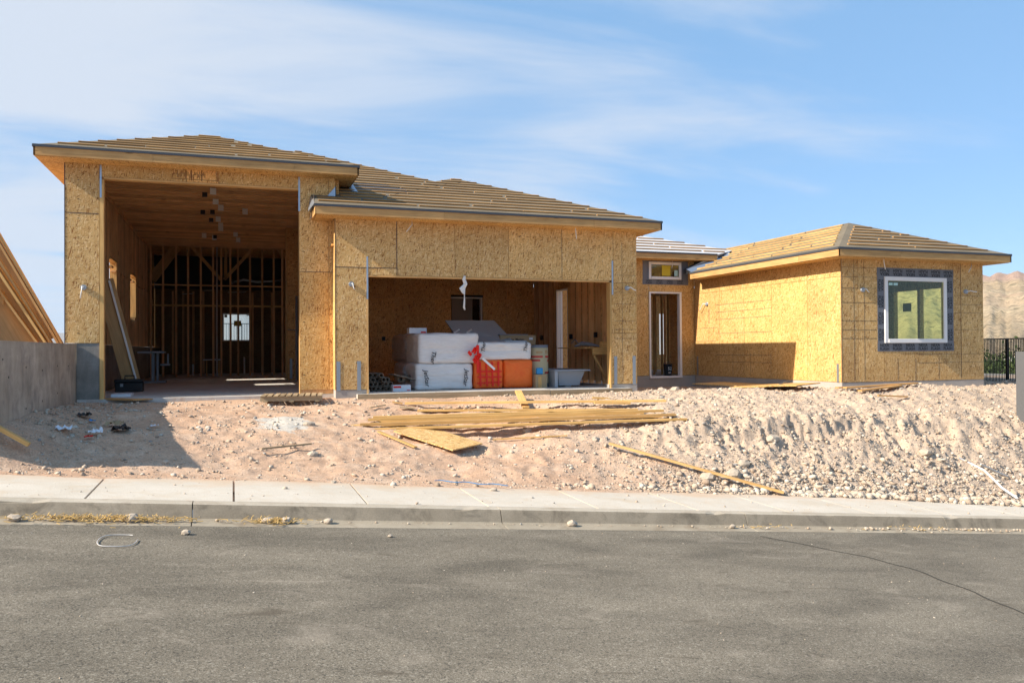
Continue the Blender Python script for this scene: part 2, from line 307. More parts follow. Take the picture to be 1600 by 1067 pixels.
class MB:
    def __init__(s): s.v = []; s.f = []; s.uv = []; s.mi = []; s.sm = []
    def box(s, sx, sy, sz, m=None, c=(0, 0, 0), mi=0, keep=False):
        """box of full sizes sx,sy,sz centred at c in frame m; uv in metres, u along the longest side"""
        m = m or Matrix(); c = Vector(c); b = len(s.v); h = (sx / 2, sy / 2, sz / 2); order = [0, 1, 2] if keep else sorted(range(3), key=lambda i: -h[i])
        P = [Vector(((-1 if i & 1 == 0 else 1) * h[0], (-1 if i & 2 == 0 else 1) * h[1], (-1 if i & 4 == 0 else 1) * h[2])) for i in range(8)]
        s.v += [tuple(m @ (p + c)) for p in P]; o = random.random() * 9
        for q in ((0, 2, 3, 1), (4, 5, 7, 6), (0, 1, 5, 4), (2, 6, 7, 3), (0, 4, 6, 2), (1, 3, 7, 5)):
            s.f.append(tuple(b + i for i in q)); s.mi.append(mi); s.sm.append(False)
            nrm = [max(P[i][a] for i in q) - min(P[i][a] for i in q) for a in range(3)]; ax = [a for a in order if nrm[a] > 1e-9][:2]
            if len(ax) < 2: ax = [0, 1]
            s.uv += [(P[i][ax[0]] + o, P[i][ax[1]] + o * .7) for i in q]
        return s
    def beam(s, p0, p1, w, h, up=(0, 0, 1), mi=0):
        m = frame(p0, p1, up); m.translation = (Vector(p0) + Vector(p1)) / 2; return s.box((Vector(p1) - Vector(p0)).length, w, h, m, mi=mi)
    def aabb(s, a, b, mi=0):
        return s.box(abs(b[0] - a[0]), abs(b[1] - a[1]), abs(b[2] - a[2]), None, tuple((x + y) / 2 for x, y in zip(a, b)), mi)
    def poly(s, pts, mi=0, uvs=None):
        b = len(s.v); s.v += [tuple(p) for p in pts]; s.f.append(tuple(range(b, b + len(pts)))); s.mi.append(mi); s.sm.append(False)
        s.uv += uvs or [(p[0], p[1]) for p in pts]; return s
    def tube(s, pts, r, seg=8, mi=0, cap=True, smooth=True):
        b0 = len(s.v); n = len(pts); pts = [Vector(p) for p in pts]; r = r if hasattr(r, '__len__') else [r] * n
        for i, p in enumerate(pts):
            d = (pts[min(i + 1, n - 1)] - pts[max(i - 1, 0)]).normalized(); a = d.cross(Vector((0, 0, 1)))
            if a.length < 1e-3: a = Vector((1, 0, 0))
            a.normalize(); c = d.cross(a)
            for k in range(seg):
                t = 2 * math.pi * k / seg; s.v.append(tuple(p + (a * math.cos(t) + c * math.sin(t)) * r[i]))
        for i in range(n - 1):
            for k in range(seg):
                k2 = (k + 1) % seg; q = (b0 + i * seg + k, b0 + i * seg + k2, b0 + (i + 1) * seg + k2, b0 + (i + 1) * seg + k)
                s.f.append(q); s.mi.append(mi); s.sm.append(smooth); s.uv += [(i, k / seg), (i, (k + 1) / seg), (i + 1, (k + 1) / seg), (i + 1, k / seg)]
        if cap:
            for st in (0, n - 1):
                q = tuple(b0 + st * seg + k for k in range(seg)); s.f.append(q); s.mi.append(mi); s.sm.append(False); s.uv += [(0, 0)] * seg
        return s
    def mesh(s, name, mats):
        me = bpy.data.meshes.new(name); me.from_pydata(s.v, [], s.f); me.polygons.foreach_set('material_index', s.mi); me.polygons.foreach_set('use_smooth', s.sm)
        u = me.uv_layers.new(name='UVMap'); u.data.foreach_set('uv', np.array(s.uv, dtype=np.float32).ravel())
        for k in (mats if isinstance(mats, (list, tuple)) else [mats]): me.materials.append(k)
        me.update(); return me
    def build(s, name, mats, parent=None, bevel=0):
        a = np.array(s.v); c = (a.min(0) + a.max(0)) / 2; c[2] = a[:, 2].min(); s.v = [tuple(p) for p in (a - c)]
        o = link(name, s.mesh(name, mats), Matrix.Translation(c), parent)
        if bevel:
            b = o.modifiers.new('bevel', 'BEVEL'); b.width = bevel; b.segments = 2; b.limit_method = 'ANGLE'
        return o
CACHE = {}
def piece(name, p0, p1, w_, h_, m_, parent=None, up=(0, 0, 1), bevel=0):
    """a straight board from p0 to p1, width w_ across, thickness h_ along 'up'; alike pieces share a mesh"""
    Ln = (Vector(p1) - Vector(p0)).length; key = (round(Ln, 2), round(w_, 3), round(h_, 3), M[m_].name)
    if key not in CACHE: CACHE[key] = MB().box(key[0], key[1], key[2]).mesh(name, M[m_])
    fm = frame(p0, p1, up); fm.translation = (Vector(p0) + Vector(p1)) / 2
    o = link(name, CACHE[key], fm @ Matrix.Diagonal((Ln / key[0], 1, 1, 1)), parent)
    return o
def bar(name, a, b, m_, parent=None, bevel=0): return MB().aabb(a, b).build(name, M[m_], parent, bevel)

# numpy value noise
_P = rng.random((256, 256))
def vnoise(x, y):
    xi = np.floor(x).astype(int); yi = np.floor(y).astype(int); u = x - xi; v = y - yi; u = u * u * (3 - 2 * u); v = v * v * (3 - 2 * v)
    a = _P[xi & 255, yi & 255]; b = _P[(xi + 1) & 255, yi & 255]; c = _P[xi & 255, (yi + 1) & 255]; d = _P[(xi + 1) & 255, (yi + 1) & 255]
    return (a * (1 - u) + b * u) * (1 - v) + (c * (1 - u) + d * u) * v - .5
def fbm(x, y, o=5, g_=.5):
    s = 0; a = 1
    for i in range(o): s = s + a * vnoise(x * 2 ** i + i * 17.3, y * 2 ** i + i * 5.1); a *= g_
    return s

# ------------------------------------------------------------------ terrain of the lot
TX = np.array([-3.2, -2.9, -2.2, 0, 2, 4, 6, 8, 10, 12, 14, 17, 24, 40.]); TY = np.array([11.3, 11.6, 12.1, 12.6, 12.95, 13.2, 13.6, 14.4, 15.4, 16.6, 17.6, 19, 60])
def _tz():
    Z = np.zeros((len(TX), len(TY)))
    for i, x in enumerate(TX):
        wk = -.872 - .0868 * min(x, 20); k = np.clip((x - 4) / 4.5, 0, 1); end = -.17 if x < 9.3 else -.20
        ge = [wk - .06, wk + .0, wk + .11, wk + .2, wk + .27, wk + .31, None, None, None, None, end, end, end]; s = ge[5]
        for q, yy in ((6, 13.6), (7, 14.4), (8, 15.4), (9, 16.6)): ge[q] = s + (end - s) * ((yy - 13.2) / (17.6 - 13.2)) ** .85
        cr = -.42 - .035 * (x - 8)
        bank = [wk - .06, wk + .04, wk + (cr - .38 - wk) * .38, wk + (cr - .38 - wk) * .75, cr - .38, cr - .05, cr + .06, cr + .17, -.17, -.16, -.2, -.2, -.2]
        Z[i] = [(1 - k) * a + k * b for a, b in zip(ge, bank)]
    Z[1] = [-.66, -.5, -.2, -.12, -.1, -.1, -.1, -.1, -.12, -.13, -.14, -.17, -.17]; Z[0] = Z[1]; return Z
TZ = _tz()
def terr0(x, y):
    x = np.asarray(x, float); y = np.asarray(y, float)
    xi = np.clip(np.searchsorted(TX, x) - 1, 0, len(TX) - 2); yi = np.clip(np.searchsorted(TY, y) - 1, 0, len(TY) - 2)
    u = np.clip((x - TX[xi]) / (TX[xi + 1] - TX[xi]), 0, 1); v = np.clip((y - TY[yi]) / (TY[yi + 1] - TY[yi]), 0, 1)
    z = (TZ[xi, yi] * (1 - u) + TZ[xi + 1, yi] * u) * (1 - v) + (TZ[xi, yi + 1] * (1 - u) + TZ[xi + 1, yi + 1] * u) * v
    return z + .13 * np.exp(-(((x - 15.7) / 1.5) ** 2 + ((y - 15.0) / .6) ** 2))
def walk_z(x): return -.872 - .0868 * np.asarray(x, float)
def terr(x, y):
    x = np.asarray(x, float); y = np.asarray(y, float)
    bank = np.clip((x - 5.5) / 3.5, 0, 1); near = np.exp(-((y - 13.1) / .7) ** 2) * bank
    yw = y + near * (fbm(x * 1.3, y * 1.1 + 3, 5, .6) * .36)
    z = terr0(x, yw)
    fade = np.clip((17.3 - y) / 1.5, 0, 1) * .75 + .25; fade = fade * np.clip((x + 3.1) / .6, .3, 1)
    edge = np.clip((y - 11.3) / .8, .15, 1)
    z = z + fade * edge * (fbm(x * .9, y * .9, 4) * .10 + fbm(x * 4.5, y * 4.5, 3) * .04 + fbm(x * 11, y * 11, 2, .6) * .014)
    z = z + near * (fbm(x * 6.3, y * 7.1, 4, .8) * .11 - .10 * np.clip(fbm(x * 1.9 + 31, y * 2.6, 3) - .12, 0, 1)) + bank * edge * (fbm(x * 8, y * 8, 3, .8) * .06 + np.maximum(0, fbm(x * 6 + 9, y * 6, 2) - .25) * .14)
    e = 11.30 - .22 * np.clip(fbm(x * .7, x * 0 + 4, 4) + .12, 0, 1) - .5 * np.clip((x - 9) / 4, 0, 1) - .12 * np.clip((x - 1.5), 0, 1) * np.clip(6 - x, 0, 1)
    film = walk_z(x) + .006 + .016 * np.tanh((y - e) / .07) + .012 * fbm(x * 9, y * 9, 3) * (y > e)   # soil creeping onto the walk
    return np.where(y < 11.9, np.maximum(z, film), z)
def grid_mesh(name, xs, ys, zf, m_, kind='structure', skip=None):
    X, Y = np.meshgrid(xs, ys, indexing='ij'); Z = zf(X, Y); nx, ny = X.shape
    V = np.stack([X, Y, Z], -1).reshape(-1, 3); i = np.arange(nx - 1)[:, None] * ny + np.arange(ny - 1)[None, :]
    Fq = np.stack([i, i + ny, i + ny + 1, i + 1], -1).reshape(-1, 4)
    if skip is not None:
        cx_ = (X[:-1, :-1] + X[1:, 1:]).ravel() / 2; cy_ = (Y[:-1, :-1] + Y[1:, 1:]).ravel() / 2; Fq = Fq[~skip(cx_, cy_)]
    me = bpy.data.meshes.new(name); me.vertices.add(len(V)); me.vertices.foreach_set('co', V.astype(np.float32).ravel())
    me.loops.add(len(Fq) * 4); me.polygons.add(len(Fq)); me.loops.foreach_set('vertex_index', Fq.astype(np.int32).ravel())
    me.polygons.foreach_set('loop_start', (np.arange(len(Fq)) * 4).astype(np.int32)); me.polygons.foreach_set('loop_total', np.full(len(Fq), 4, np.int32))
    me.polygons.foreach_set('use_smooth', np.ones(len(Fq), bool)); me.update(calc_edges=True); me.validate(); me.materials.append(m_)
    o = link(name, me, Matrix()); o['kind'] = kind; return o
ys = np.concatenate([np.arange(10.5, 11.2, .06), np.arange(11.2, 15.5, .032), np.arange(15.5, 18, .06), np.arange(18, 42.1, .8)])
xs = np.concatenate([np.arange(-3.1, 14, .045), np.arange(14, 22, .08), np.arange(22, 26.1, .5)])
grid_mesh('lot_ground', xs, ys, lambda X, Y: np.where((Y > 17.9) & (X > -3.2) & (X < 18.2), np.minimum(terr(X, Y), -.35), terr(X, Y)), M['dirt'])
# street falling to the right, along x
def sloped(name, x0, x1, y0, y1, dz0, dz1, m_, n=2, parent=None):
    mb = MB()
    mb.poly([(x0, y0, walk_z(x0) + dz0), (x1, y0, walk_z(x1) + dz0), (x1, y1, walk_z(x1) + dz1), (x0, y1, walk_z(x0) + dz1)]); return mb.build(name, M[m_], parent)
tag(sloped('street', -60, 80, -14, 9.34, -.19, -.19, 'asphalt'), kind='structure')
cp = [(6.55, 9.02), (7.2, 7.9), (7.35, 7.35), (7.2, 6.35), (6.9, 5.25), (6.3, 3.9)]; mb = MB()
for a, b in zip(cp[:-1], cp[1:]):
    for k in range(10):
        t0 = k / 10; t1 = (k + 1) / 10; P = [(a[0] + (b[0] - a[0]) * t + .02 * math.sin(9 * (a[1] + (b[1] - a[1]) * t)), a[1] + (b[1] - a[1]) * t) for t in (t0, t1)]
        mb.poly([(P[0][0] - .012, P[0][1], float(walk_z(P[0][0])) - .1855), (P[0][0] + .012, P[0][1], float(walk_z(P[0][0])) - .1855), (P[1][0] + .012, P[1][1], float(walk_z(P[1][0])) - .1855), (P[1][0] - .012, P[1][1], float(walk_z(P[1][0])) - .1855)])
M['crack'] = mat('crack_seal', (.05, .045, .038), .9); tag(mb.build('road_crack', M['crack']), kind='structure')
# kerb with gutter: sections 3.57 m long, each with its own joint
kr = bpy.data.objects.new('kerb', None); col.objects.link(kr); reg(kr, Matrix.Translation((0, 9.6, -1.1))); kr['kind'] = 'structure'
sw = bpy.data.objects.new('sidewalk', None); col.objects.link(sw); reg(sw, Matrix.Translation((0, 10.5, -1.0))); sw['kind'] = 'structure'
def kz(x): return float(-.872 - .0868 * x)
prof = [(9.31, -.45), (9.31, -.187), (9.345, -.180), (9.52, -.166), (9.545, -.15), (9.60, -.03), (9.612, -.008), (9.635, 0), (9.78, .002), (9.78, -.45)]
joints = [-.43 + 3.573 * k for k in range(-4, 9)]
for a, b in zip(joints[:-1], joints[1:]):
    xs_ = np.linspace(a + .006, b - .006, 24); mb = MB(); n_ = len(prof)
    for j, x in enumerate(xs_):
        chip = fbm(np.array([x * 3.]), np.array([1.]), 4)[0]; chip2 = max(0, fbm(np.array([x * 9.]), np.array([7.]), 3)[0] - .44)
        for i, (y, z) in enumerate(prof):
            dy = chip * .006; dz = 0
            if i in (6, 7): dy += chip2 * .10; dz = -chip2 * .10
            mb.v.append((x, y + (dy if 1 < i < 8 else 0), kz(x) + z + dz))
    for j in range(len(xs_) - 1):
        for i in range(n_ - 1):
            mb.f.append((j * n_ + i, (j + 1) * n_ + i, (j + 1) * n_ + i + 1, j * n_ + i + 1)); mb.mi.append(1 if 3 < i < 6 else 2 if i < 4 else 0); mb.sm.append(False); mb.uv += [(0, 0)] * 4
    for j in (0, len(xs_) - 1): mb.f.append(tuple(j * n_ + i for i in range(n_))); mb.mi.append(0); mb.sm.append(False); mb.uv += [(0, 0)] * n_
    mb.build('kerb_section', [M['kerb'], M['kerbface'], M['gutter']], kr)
wj = [-1.52 + 1.52 * k for k in range(-9, 24)]
for a, b in zip(wj[:-1], wj[1:]):
    a2, b2 = a + .012, b - .012; mb = MB()
    T = [(a2, 9.787, kz(a2) + .002), (b2, 9.787, kz(b2) + .002), (b2, 11.36, kz(b2) + .012), (a2, 11.36, kz(a2) + .012)]
    Bt = [(x, y, z - .1) for x, y, z in T]; mb.poly(T); mb.poly(Bt[::-1])
    for i in range(4): j = (i + 1) % 4; mb.poly([T[i], Bt[i], Bt[j], T[j]])
    mb.build('sidewalk_slab', M['walk'], sw)
tag(sloped('sidewalk_bed', -16, 36, 9.78, 11.6, -.03, -.03, 'dirt'), kind='structure')
# raised ground behind the retaining wall, land beyond the street, far land
grid_mesh('raised_ground', np.linspace(-40, -3.13, 120), np.concatenate([np.arange(11.2, 20, .14), np.linspace(20.5, 60, 40)]), lambda X, Y: np.minimum(.72, walk_z(X) - .04 + np.clip(Y - 11.36, 0, 9) * (.72 - walk_z(X)) / 2.6) + fbm(X * .7, Y * .7, 4) * .15 * np.clip((Y - 11.4) / 1.5, 0, 1), M['dirt'])
grid_mesh('opposite_verge', np.linspace(-60, 80, 30), np.linspace(-60, -14, 20), lambda X, Y: walk_z(X) - .1 + fbm(X * .1, Y * .1, 3) * .6, M['dirt'])
def far_z(az, r):
    right = np.clip((az - 32) / 14, 0, 1); right = right * right * (3 - 2 * right)
    base = -1.5 - 7 * np.clip((r - 30) / 50, 0, 1) - 22 * np.clip((r - 120) / 900, 0, 1) * (1 - right)
    hill = right * (np.clip((r - 170) / 420, 0, 1) ** 1.15) * (54 + 2 * fbm(az * .25, r * 0 + 2, 3) + .12 * (az - 50))
    hx = r * np.sin(np.radians(az)); hy_ = r * np.cos(np.radians(az)); rid = (fbm(hx * .016, hy_ * .016, 6, .5) * 7 * np.clip((r - 150) / 300, 0, 1) * np.clip((640 - r) / 200, .12, 1)) * right
    left = np.clip((r - 3800) / 3500, 0, 1) * (1 - right) * (300 + 190 * fbm(az * .16 + 3, r * 0, 5))
    mid = np.exp(-((az - 2) / 8) ** 2) * np.clip((r - 2500) / 3000, 0, 1) * 70
    small = fbm(az * 2 + 50, r * .01, 4) * np.clip((r - 80) / 200, 0, 1) * 3
    return base + hill + rid + left + mid + small
def polar(name, az0, az1, naz, rs, m_):
    az = np.linspace(az0, az1, naz); A, R_ = np.meshgrid(az, rs, indexing='ij'); X = R_ * np.sin(np.radians(A)); Y = R_ * np.cos(np.radians(A)); Z = far_z(A, R_)
    nx, ny = X.shape; V = np.stack([X, Y, Z], -1).reshape(-1, 3); i = np.arange(nx - 1)[:, None] * ny + np.arange(ny - 1)[None, :]
    Fq = np.stack([i, i + 1, i + ny + 1, i + ny], -1).reshape(-1, 4)
    me = bpy.data.meshes.new(name); me.from_pydata(V.tolist(), [], Fq.tolist()); me.polygons.foreach_set('use_smooth', [True] * len(Fq)); me.materials.append(m_); o = link(name, me, Matrix()); o['kind'] = 'structure'; return o
polar('desert_hillside', 34, 110, 420, np.concatenate([np.linspace(28, 160, 20), np.linspace(170, 900, 300)]), M['hill'])
polar('valley_floor', -70, 34, 160, np.concatenate([np.linspace(43, 300, 20), np.geomspace(320, 3700, 30)]), M['valley'])
polar('far_mountains', -70, 34, 200, np.concatenate([np.linspace(3700, 9000, 30)]), M['mount'])

# ------------------------------------------------------------------ house
X1, X2, X3, X4, X5, X6, X7, X8, X9 = -3.146, -2.447, 1.352, 2.054, 2.762, 8.511, 9.243, 13.843, 18.364
XR = 2.118; Y1, Y2, Y3, Y4 = 17.963, 17.535, 22.388, 15.832
H1, H2, E1, E2, E3, E4, OV, P_ = 4.344, 2.472, 4.81, 3.873, 3.80, 3.189, .454, .395
T = .012
house = empty('unfinished_house', (6, 18, -.1), 'unfinished wooden house clad in bare particle board with tall open bay and wide garage', 'house')
def panel(p, u, v, wd, ht, m_='osb', name='sheathing_panel', par=None):
    """board with lower-left outer corner p, axes u,v; body goes behind (-(u x v))"""
    u = Vector(u); v = Vector(v); n_ = u.cross(v); g_ = .005
    mm = Matrix((u, v, n_)).transposed().to_4x4(); mm.translation = Vector(p) + u * wd / 2 + v * ht / 2 - n_ * (T / 2)
    key = ('p', round(wd, 2), round(ht, 2), m_)
    if key not in CACHE: CACHE[key] = MB().box(wd - 2 * g_, ht - 2 * g_, T, keep=True).mesh(name, M[m_])
    return link(name, CACHE[key], mm, par or house)
FX, FZ = (1, 0, 0), (0, 0, 1)
def front(x0, x1, z0, z1, y, m_='osb', name='sheathing_panel'): return panel((x0, y, z0), FX, FZ, x1 - x0, z1 - z0, m_, name)
def leftface(y0, y1, z0, z1, x, m_='osb', name='sheathing_panel'):   # faces -x
    return panel((x, y1, z0), (0, -1, 0), FZ, y1 - y0, z1 - z0, m_, name)
def backing(a, b): bar('wall_core', a, b, 'stud', house)
S1, S2, S3, S4 = E1 - .2, E2 - .2, E3 - .2, E4 - .2
# --- tall bay front
front(X1, X2 - .08, 1.02, 3.607, Y1); front(X1, X2 - .08, 3.607, S1, Y1)
front(X2 - .08, -.9, H1, S1, Y1, 'osb_gold'); front(-.9, -.28, H1, S1, Y1, 'osb_in'); front(-.28, X3, H1, S1, Y1, 'osb_gold')
front(X3, X3 + .62, 0, 2.55, Y1, 'osb_gold'); front(X3, X3 + .62, 2.55, S1, Y1); front(X3 + .62, XR, 0, 2.55, Y1, 'osb_gold'); front(X3 + .62, XR, 2.55, S1, Y1)
bar('wall_core', (X1 + .01, Y1 + .02, 1.03), (X2 - .09, Y1 + .16, S1), 'stud', house); bar('wall_core', (X3 + .05, Y1 + .02, -.09), (XR - .01, Y1 + .16, S1), 'stud', house)
bar('header_beam', (X2, Y1 + .02, H1 + .04), (X3, Y1 + .16, S1), 'stud', house); bar('header_trim', (X2 - .0, Y1 - .004, H1 - .035), (X3, Y1 + .17, H1 - .001), 'lumber', house)
bar('jamb_stud', (X2 - .078, Y1 - .003, -.12), (X2 - .002, Y1 + .04, H1 - .04), 'pale_lumber', house); bar('jamb_stud', (X2 - .04, Y1 + .042, -.12), (X2, Y1 + .17, H1 - .04), 'lumber', house)
bar('jamb_stud', (X3 - .002, Y1 + .014, -.09), (X3 + .04, Y1 + .17, H1 - .04), 'lumber', house)
bar('stem_wall', (X1 + .21, Y1 + .01, -.8), (X2 - .08, Y1 + .2, 1.018), 'stem', house); bar('stem_wall', (X1 - .0, Y1 + .2, -.8), (X1 + .22, 37, 1.018), 'stem', house)
bar('roof_side_wall', (XR - .02, Y1 + .18, -.1), (XR + .1, 37.04, 5.04), 'osb_in', house)
WB = ((23.1, 24.2, 2.5, 3.25), (27.6, 28.75, 1.95, 3.25)); yy = Y1 + .2
for (a, b, c, d) in WB + ((37, 37, 0, 0),):
    leftface(yy, a, 1.03, 5.04, X1)
    if b > a: leftface(a, b, 1.03, c, X1); leftface(a, b, d, 5.04, X1)
    yy = b
# --- garage front
front(X4, X4 + 1.33, 2.632, S2, Y2); front(X4, X5, 0, 2.63, Y2)
for a, b in ((3.387, 4.70), (4.70, 5.97), (5.97, 7.29), (7.29, 8.617)): front(a, b, H2, S2, Y2)
front(X5, 3.387, H2, 2.63, Y2); front(8.617, X7, 2.43, S2, Y2); front(X6 + .02, X7, 1.22, 2.43, Y2, 'osb_gold'); front(X6 + .02, X7, 0, 1.22, Y2)
leftface(Y2 + .012, Y1 - .002, 0, S2 - .02, X4, 'osb_gold'); bar('corner_stud', (X4 + .014, Y2 + .02, -.12), (X4 + .05, Y1, S2), 'pale_lumber', house)
bar('wall_core', (X4 + .06, Y2 + .02, 0.005), (X5 - .04, Y2 + .15, S2), 'stud', house); bar('wall_core', (X6 + .06, Y2 + .02, .005), (X7 - .01, Y2 + .15, S2), 'stud', house)
bar('header_beam', (X5 - .03, Y2 + .02, H2 + .04), (X6 + .05, Y2 + .15, S2), 'stud', house); bar('header_trim', (X5, Y2 - .004, H2 - .035), (X6, Y2 + .16, H2 - .001), 'lumber', house)
bar('jamb_stud', (X5 - .036, Y2 - .003, -.12), (X5, Y2 + .16, H2 - .04), 'lumber', house); bar('jamb_stud', (X6, Y2 - .03, -.14), (X6 + .045, Y2 + .16, H2 - .04), 'pale_lumber', house)
bar('foundation', (X4 + .01, Y2 + .008, -.5), (X5 + .02, Y2 + .2, -.003), 'found', house); bar('foundation', (X6 - .02, Y2 + .008, -.5), (X7, Y2 + .2, -.003), 'found', house)
bar('foundation', (X4 + .012, Y2 + .2, -.5), (X4 + .1, Y1 + .03, -.003), 'found', house)
# garage right wall (inner face 9.10) with door opening y 21.45..22.30
DY0, DY1 = 21.42, 22.30
def rightwall(y0, y1, z0, z1): bar('sheathing_panel', (X7 - .014, y0, z0), (X7, y1, z1), 'osb', house)
for y0, y1, z0, z1 in ((Y2 + .2, 19.4, 0, S2), (19.4, DY0, 0, S2), (DY0, DY1, 2.6, S2), (DY1, 24.6, 0, S2)): rightwall(y0, y1, z0, z1)
for y in np.arange(Y2 + .35, 24.5, .42):
    if DY0 - .05 < y < DY1 + .05: continue
    piece('stud', (X7 - .09, y, -.07), (X7 - .09, y, S2 - .05), .14, .042, 'stud', house, up=(0, 1, 0))
for y in (DY0 - .03, DY1 + .03): piece('door_stud', (X7 - .085, y, -.07), (X7 - .085, y, 2.62), .16, .06, 'pale_lumber', house, up=(0, 1, 0))
df = bar('door_frame', (X7 - .17, DY0, -.06), (X7 + .02, DY0 + .035, 2.6), 'white', house); bar('door_jamb', (X7 - .17, DY1 - .035, -.06), (X7 + .02, DY1, 2.6), 'white', house)
bar('door_head', (X7 - .17, DY0 + .036, 2.565), (X7 + .02, DY1 - .036, 2.6), 'white', house); piece('mid_stud', (X7 - .09, DY1 - .15, -.06), (X7 - .09, DY1 - .15, 2.56), .03, .03, 'white', house)
# garage back wall y=24.6 with a door
for i, (a, b) in enumerate(((2.25, 3.47), (3.47, 4.69), (4.69, 5.91), (5.91, 6.46), (7.50, 8.3), (8.3, 9.225))):
    for z0, z1 in ((-.08, 1.22), (1.22, 2.44), (2.44, 3.1)): front(a, b, z0, z1, 24.6, 'osb_in')
front(6.46, 7.50, 2.52, 3.1, 24.6, 'osb_in')
for x in np.arange(2.5, 9, .4):
    if 6.4 < x < 7.55: continue
bar('garage_left_lining', (2.22, Y1 + .2, -.08), (2.234, 24.6, 3.1), 'osb_in', house)
bar('garage_ceiling', (2.0, Y2 + .16, 3.1), (X7 - .02, 24.8, 3.14), 'osb_in', house)
dr = bar('inner_door', (6.50, 24.66, -.06), (7.17, 24.70, 2.46), 'door', house); tag(dr, 'flat taupe primed door leaf standing half open')
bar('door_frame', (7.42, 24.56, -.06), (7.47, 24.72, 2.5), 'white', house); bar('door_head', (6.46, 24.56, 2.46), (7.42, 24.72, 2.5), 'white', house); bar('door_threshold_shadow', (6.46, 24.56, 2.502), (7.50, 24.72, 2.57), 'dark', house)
st = bar('door_sticker', (7.12, 24.54, 1.36), (7.32, 24.552, 1.62), 'teal', house); bar('sticker_print', (7.19, 24.53, 1.50), (7.25, 24.539, 1.53), 'ink', house)
bar('room_wall', (2.22, 28, -.1), (9.23, 28.05, 4.0), 'osb_in', house); bar('room_ceiling', (2.22, 24.82, 3.1), (9.23, 28, 3.14), 'osb_in', house); bar('room_wall', (9.15, 24.7, -.1), (9.2, 28, 3.1), 'osb_in', house); [bar('wall_core', (a, 24.613, -.08), (b, 24.65, 3.1), 'stud', house) for a, b in ((2.25, 6.46), (7.5, 9.14))]
for x, y, z in ((X7 - .16, 23.43, 1.2), (X7 - .16, 21.15, 1.2), (X7 - .16, 19.5, 1.22)): bar('outlet_box', (x - .06, y - .055, z - .07), (x, y + .055, z + .07), 'black', house)
bar('outlet_box', (4.28, 24.55, 1.14), (4.38, 24.588, 1.26), 'black', house)
# slabs
bar('floor_slab', (X1 + .22, Y1 - .03, -.35), (XR - .02, 37, -.1), 'slab', house); bar('floor_slab', (X4 + .1, Y2 + .21, -.35), (X7 - .002, 37, -.08), 'slab', house)
bar('floor_slab', (X5 + .02, Y2 + .0, -.35), (X6 - .02, Y2 + .205, -.082), 'slab', house)
bar('floor_slab', (X7, Y3 + .16, -.35), (X9 - .02, 36, -.03), 'slab', house); bar('floor_slab', (X8 + .15, Y4 + .15, -.35), (X9 - .02, Y3 + .155, -.03), 'slab', house)
# --- entry wall
D0, D1, DH = 12.24, 13.345, 2.585
front(X7, D0 - .02, 0, 2.47, Y3, 'osb_gold'); front(X7, D0 - .02, 2.47, S3, Y3, 'osb_gold'); front(D0 - .02, X8, DH + .03, 2.98, Y3, 'osb_gold')
front(D1 + .02, X8, 0, DH + .03, Y3, 'osb_gold'); front(D0 - .02, 12.26, 2.98, S3, Y3, 'osb_gold'); front(12.26, 13.34, 3.52, S3, Y3, 'osb_gold'); front(13.34, X8, 2.98, S3, Y3, 'osb_gold')
for a, b in (((D0 - .02, Y3 - .03, -.01), (D0 + .035, Y3 + .12, DH + .03)), ((D1 - .05, Y3 - .03, -.01), (D1 + .02, Y3 + .12, DH + .03)), ((D0 + .036, Y3 - .03, DH - .02), (D1 - .051, Y3 + .12, DH + .03)), ((D0 - .02, Y3 - .05, -.07), (D1 + .02, Y3 + .12, -.012))):
    bar('entry_door_frame', a, b, 'white', house)
bar('foundation', (X7, Y3 + .008, -.5), (X8, Y3 + .16, -.003 if False else -.072), 'found', house); bar('sill_plate', (X7 + .0, Y3 + .01, -.07), (D0 - .025, Y3 + .15, -.004), 'found', house); bar('sill_plate', (D1 + .025, Y3 + .01, -.07), (X8, Y3 + .15, -.004), 'found', house)
def window(x0, x1, z0, z1, y, fw, tape, glass, label, letters=True, prt=house):
    wd = MB().aabb((x0, y - .035, z0), (x0 + fw, y + .03, z1)).aabb((x1 - fw, y - .035, z0), (x1, y + .03, z1)).aabb((x0 + fw + .001, y - .035, z1 - fw), (x1 - fw - .001, y + .03, z1)).aabb((x0 + fw + .001, y - .045, z0), (x1 - fw - .001, y + .03, z0 + fw)).build('window_frame', M['white'], prt, .006)
    bar('window_pane', (x0 + fw - .004, y - .004, z0 + fw - .004), (x1 - fw + .004, y + .004, z1 - fw + .004), glass, wd)
    if tape:
        tx0, tx1, tz0, tz1 = tape
        for a, b in (((tx0, y - .0065, z1 + .001), (tx1, y - .003, tz1)), ((tx0, y - .0065, tz0), (tx1, y - .003, z0 - .001)), ((tx0 + .01, y - .0060, z0), (x0 - .001, y - .003, z1)), ((x1 + .001, y - .0060, z0), (tx1 - .01, y - .003, z1))):
            bar('flashing_tape', a, b, 'tape', prt)
    return wd
def text(name, body, size, mx_, m_, parent=None, ext=.0006, align='CENTER', shear=0.0, sp=1.0):
    cu = bpy.data.curves.new(name, 'FONT'); cu.body = body; cu.size = size; cu.extrude = ext; cu.align_x = align; cu.align_y = 'CENTER'; cu.shear = shear; cu.space_character = sp; cu.offset = size * .012; cu.resolution_u = 2; cu.space_line = .85
    t_ = bpy.data.objects.new(name, cu); col.objects.link(t_); dg = bpy.context.evaluated_depsgraph_get(); me = bpy.data.meshes.new_from_object(t_.evaluated_get(dg)); bpy.data.objects.remove(t_)
    me.materials.clear(); me.materials.append(M[m_]); return link(name, me, mx_, parent)
FACE = Matrix(((1, 0, 0), (0, 0, -1), (0, 1, 0))).to_4x4()   # text plane facing -y
